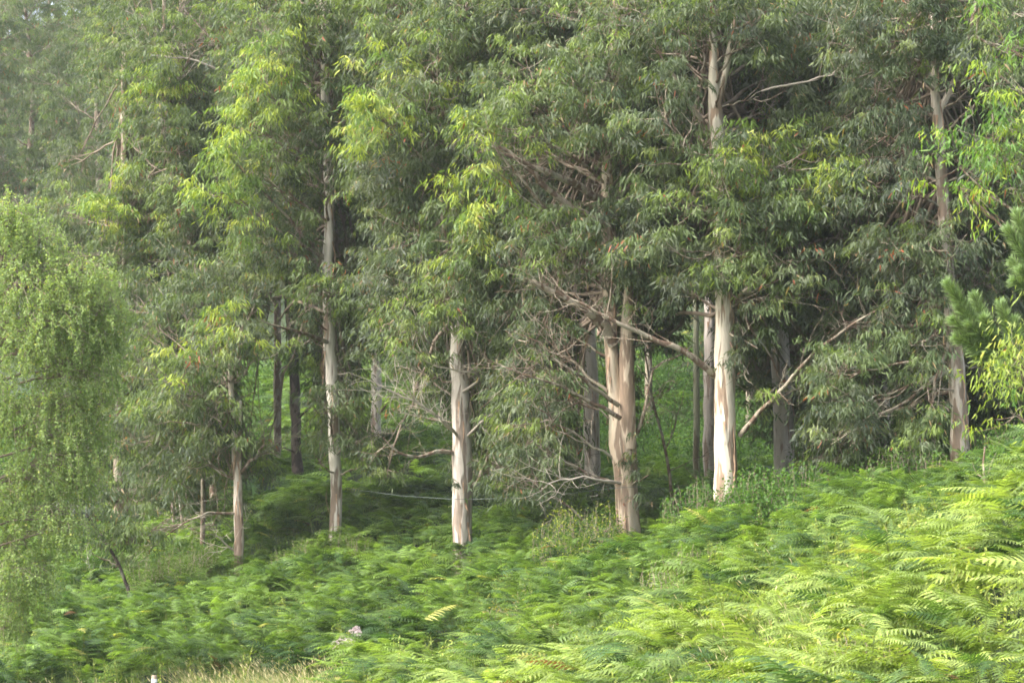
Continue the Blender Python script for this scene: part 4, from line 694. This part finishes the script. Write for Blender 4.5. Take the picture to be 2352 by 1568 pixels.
# ------------------------------------------------------------------ shrubs
def bush(label, blobs, dk, lt, lf, seed, tipc=None, dens=1500, name="shrub"):
    rng = np.random.default_rng(seed); u, v, d, r = blobs[0]; c = at(u, v, d); foot = np.array([c[0], c[1], float(ground(c[0], c[1]))]); root = empty(name, foot); tag(root, label, "shrub")
    ms = Mesh(); ml = Mesh()
    for (u, v, d, r) in blobs:
        E = at(u, v, d); n = int(26 * (r / .6) ** 2) + 8; a = nrm(rng.normal(0, 1, (n, 3)) + [0, 0, .35]); tip = E + a * r * rng.uniform(.6, 1.15, (n, 1)) * [1, 1, .8]; q = np.linspace(0, 1, 7)[None, :, None]
        S0 = np.array([E[0], E[1], ground(E[0], E[1])]) + rng.normal(0, .12, (n, 3)) * [1, 1, .1]; c = (S0 + tip) / 2 + a * .2 + [0, 0, .25]; C = (1 - q) ** 2 * S0[:, None] + 2 * q * (1 - q) * c[:, None] + q * q * tip[:, None]
        C[:, 1:] += rng.normal(0, .02, (n, 6, 3)); tubes(ms, C, np.linspace(.008, .003, 7)[None] * np.ones((n, 1)), 3)
        m_ = int(dens * (r / .6) ** 2); j = rng.integers(0, n, m_); f = rng.uniform(2.2, 5.99, m_); i0 = f.astype(int); w_ = (f - i0)[:, None]
        P = C[j, i0] * (1 - w_) + C[j, i0 + 1] * w_ + rng.normal(0, .10 * r / .6, (m_, 3)); D = nrm(rng.normal(0, 1, (m_, 3)) + [0, 0, -.1]); S = nrm(np.cross(D, rng.normal(0, .5, (m_, 3)) + [0, 0, 1])); S = nrm(np.cross(D, S) * .4 + S); L = rng.uniform(.6, 1.3, m_) * lf
        t = (rng.uniform(0, .6, m_) + rng.uniform(0, .4, n)[j])[:, None]; col = np.array(dk) + (np.array(lt) - np.array(dk)) * t
        if tipc: col = np.where(((f > 5.2) & (rng.uniform(0, 1, m_) < .7))[:, None], np.array(tipc), col)
        leaves(ml, P, D, S, L, L * .33, rng.normal(0, .15, (m_, 3)), col, False)
    ms.build("stem", M_TWIG, root, loc=tuple(root.location)); ml.build("foliage", M_BIRCH, root, loc=tuple(root.location))
bush("bramble thicket with yellowish shoots left of the tan forked trunk", [(1330, 1240, 56, .75), (1290, 1200, 56.5, .5), (1380, 1190, 57, .55), (1270, 1270, 55.5, .5), (1390, 1250, 56, .6), (1335, 1290, 55, .5), (1255, 1225, 56, .35)], (.040, .090, .025), (.115, .190, .040), .055, 61, (.26, .30, .06))
bush("leafy shrub in front of the white trunk's right side", [(1750, 1130, 53, .7), (1700, 1150, 53, .5), (1830, 1120, 53.5, .7), (1900, 1120, 54, .6), (1960, 1115, 54.5, .5), (1720, 1190, 52.5, .5), (1800, 1165, 52.5, .6), (1690, 1110, 53.3, .3)], (.045, .105, .030), (.125, .230, .045), .075, 62)
bush("small leafy shrub left of the white trunk's foot", [(1590, 1150, 55, .55), (1550, 1170, 55, .4), (1620, 1120, 55.5, .35)], (.045, .105, .030), (.115, .210, .045), .07, 63)
bush("low olive green shrub between the leaning sapling and the young forked eucalyptus", [(390, 1310, 65, .8), (340, 1300, 65, .6), (450, 1290, 66, .7), (430, 1330, 64.5, .6), (370, 1340, 64.5, .6), (470, 1270, 66.5, .5)], (.050, .095, .025), (.125, .185, .040), .05, 64, None, 2200)
bush("low yellow green scrub at the foot of the mottled trunk", [(700, 1270, 65, .55), (760, 1250, 65.5, .5), (820, 1250, 65, .45), (650, 1285, 65, .45), (730, 1290, 64.5, .4)], (.060, .110, .025), (.160, .230, .045), .05, 65, None, 1700)
bush("leafy green shrub between the grey pink trunk and the slim trunk at right", [(1930, 1010, 59, .55), (1880, 980, 60, .45), (1990, 1060, 58, .5), (1960, 960, 60, .4)], (.05, .11, .03), (.13, .22, .05), .07, 69, None, 1100)
bush("broad leafy shrub on the fern crest beneath the tip of the rising bough", [(2050, 1065, 52.5, .45), (2000, 1085, 52, .4), (2110, 1055, 52.5, .45), (2080, 1030, 53, .4), (2150, 1065, 51.5, .3)], (.055, .12, .035), (.14, .24, .055), .07, 70, None, 1100)
bush("small bramble clump in the hollow of bracken below the central trunk", [(1180, 1395, 47.5, .4), (1230, 1375, 48, .35), (1140, 1405, 47, .25)], (.05, .10, .03), (.15, .22, .05), .06, 73, (.28, .26, .08), 1000)
bush("leafy bramble sprawling over the near bracken at lower right", [(1960, 1475, 28, .28), (2040, 1455, 28.3, .25), (1900, 1495, 27.6, .2)], (.09, .15, .035), (.26, .32, .07), .06, 74, (.36, .34, .10), 1500)
bush("bushy green weeds on the bank between tan trunk and near grass", [(1560, 1290, 43, .4), (1620, 1280, 43.4, .35), (1500, 1310, 42.6, .3)], (.055, .11, .03), (.17, .25, .05), .055, 75, None, 1100)
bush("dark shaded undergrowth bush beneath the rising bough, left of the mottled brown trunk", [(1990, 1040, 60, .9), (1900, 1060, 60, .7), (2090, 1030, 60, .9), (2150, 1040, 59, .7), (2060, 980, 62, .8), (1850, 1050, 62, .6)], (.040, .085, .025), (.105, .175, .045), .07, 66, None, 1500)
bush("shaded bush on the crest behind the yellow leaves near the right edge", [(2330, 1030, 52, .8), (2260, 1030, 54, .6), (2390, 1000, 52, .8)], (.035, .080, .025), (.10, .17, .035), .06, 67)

def undergrowth():
    rng = np.random.default_rng(68); M = Mesh(); n = 260
    u = np.r_[rng.uniform(1080, 2380, 190), rng.uniform(-60, 620, 70)]; d = np.where(u > 1000, rng.uniform(76, 98, n), rng.uniform(82, 104, n)); x = (u - 1176) / F * d; z = ground(x, d); r = rng.uniform(.6, 1.5, n)
    for a, b, c, r_ in zip(x, d, z, r):
        k = int(420 * r_ * r_); v = nrm(rng.normal(0, 1, (k, 3)) + [0, 0, .3]) * r_ * rng.uniform(.4, 1.1, (k, 1)) * [1, 1, .9]; P = np.array([a, b, c + r_ * .8]) + v; D = nrm(rng.normal(0, 1, (k, 3)) - [0, 0, .2]); S = nrm(np.cross(D, rng.normal(0, 1, (k, 3)))); L = rng.uniform(.07, .14, k)
        leaves(M, P, D, S, L, L * .3, np.zeros((k, 3)), (np.array([.050, .105, .030]) + np.array([.07, .11, .03]) * rng.uniform(0, 1, (k, 1))) * rng.uniform(.8, 1.2), False)
    tag(M.build("undergrowth", M_BIRCH), "dense dark leafy undergrowth on the slope behind the trunks", "undergrowth", kind="stuff")
undergrowth()

# ------------------------------------------------------------------ flowers, post, wire
def flowers(label, u, v, d, n, spread, seed):
    rng = np.random.default_rng(seed); c = at(u, v, d); g0 = np.array([c[0] + .1, c[1], float(ground(c[0], c[1]))]); root = empty("hemp_agrimony", g0); tag(root, label, "wildflower", "pale pink flower clusters in the bracken")
    ms = Mesh(); q = np.linspace(0, 1, 6)[None, :, None]; E = c + rng.normal(0, 1, (n, 3)) * [spread, spread, spread * .8]; ct = (g0 + E) / 2 + [0, 0, .2]; C = (1 - q) ** 2 * g0 + 2 * q * (1 - q) * ct[:, None] + q * q * E[:, None]; tubes(ms, C, np.linspace(.007, .004, 6)[None] * np.ones((n, 1)), 4); ms.build("stem", M_TWIG, root, loc=tuple(root.location))
    mp = plain("dusty_pink_petals_" + str(seed), (.60, .50, .50), .8, .2, 60)
    for e in E:
        mf = Mesh(); k = 170; r = rng.uniform(.05, .075); a = nrm(rng.normal(0, 1, (k, 3)) + [0, 0, .5]); P = e + a * r * [1, 1, .55]; S = nrm(np.cross(a, rng.normal(0, 1, (k, 3)))); leaves(mf, P - a * .006, a, S, rng.uniform(.012, .022, k), np.full(k, .006), np.zeros((k, 3)), np.ones((k, 3)), False); mf.build("flower_head", mp, root, loc=tuple(root.location))
flowers("upper cluster of dusty pink wildflower heads in the bracken", 820, 1446, 45.5, 7, .09, 71)
flowers("lower, larger cluster of dusty pink wildflower heads in the bracken", 795, 1478, 44.2, 9, .10, 72)
def post():
    c = at(354.5, 1550, 43.5); zg = float(ground(c[0], c[1])) - .2; root = empty("marker_post", (c[0], c[1], zg)); tag(root, "short round wooden post with a white band, at the bottom edge", "post")
    def ring(z0, z1, r, name, mat, bev=.008):
        M = Mesh(); zs = [z0, z0 + .004, z1 - bev, z1]; rs_ = [r, r, r, r - bev]; K = 4; P = np.array([[c[0], c[1], z] for z in zs]); tubes(M, P[None], np.array(rs_)[None], 20, .012 if name == "body" else 0, np.random.default_rng(3), cap=True); return M.build(name, mat, root, loc=tuple(root.location), smooth=False)
    ring(zg, c[2], .050, "body", plain("weathered_post_wood", (.34, .27, .21), .85, .3, 30)); zb = at(354.5, 1566, 43.5)[2]; zt = at(354.5, 1558.5, 43.5)[2]; ring(zb, zt, .0535, "white_band", plain("white_band_paint", (.8, .8, .8), .5, .05), .002)
post()
M_WIRE = plain("grey_wire", (.10, .12, .11), .5, .1)
W_ = [(790, 1120, 67.9), (920, 1138, 65), (1040, 1146, 61.6), (1087, 1146, 61.6), (1250, 1140, 59.8), (1412, 1120, 57.5), (1470, 1117, 57.6)]
Wp = np.array([at(*p) for p in W_]); t = np.linspace(0, len(W_) - 1, 60); mw = Mesh(); tubes(mw, np.stack([np.interp(t, range(len(W_)), Wp[:, i]) for i in range(3)], 1)[None], np.full((1, 60), .007), 6)
tag(mw.build("wire", M_WIRE), "thin grey wire strung from trunk to trunk above the ferns", "wire")

# ------------------------------------------------------------------ haze
hm = bpy.data.materials.new("haze"); hm.use_nodes = True; n = hm.node_tree
for x in list(n.nodes): n.nodes.remove(x)
ho = n.nodes.new("ShaderNodeOutputMaterial"); pv = n.nodes.new("ShaderNodeVolumePrincipled"); pv.inputs["Density"].default_value = .00028; pv.inputs["Color"].default_value = (.95, .97, 1, 1); pv.inputs["Anisotropy"].default_value = .35
n.links.new(pv.outputs[0], ho.inputs["Volume"])
m = Mesh(); a, b, c, d, e, f = -175, 175, -55, 275, -8, 100
m.add([(a, c, e), (b, c, e), (b, d, e), (a, d, e), (a, c, f), (b, c, f), (b, d, f), (a, d, f)], [[(3, 2, 1, 0), (4, 5, 6, 7), (0, 1, 5, 4), (1, 2, 6, 5), (2, 3, 7, 6), (3, 0, 4, 7)]])
hz = m.build("haze", hm); tag(hz, None, kind="stuff")
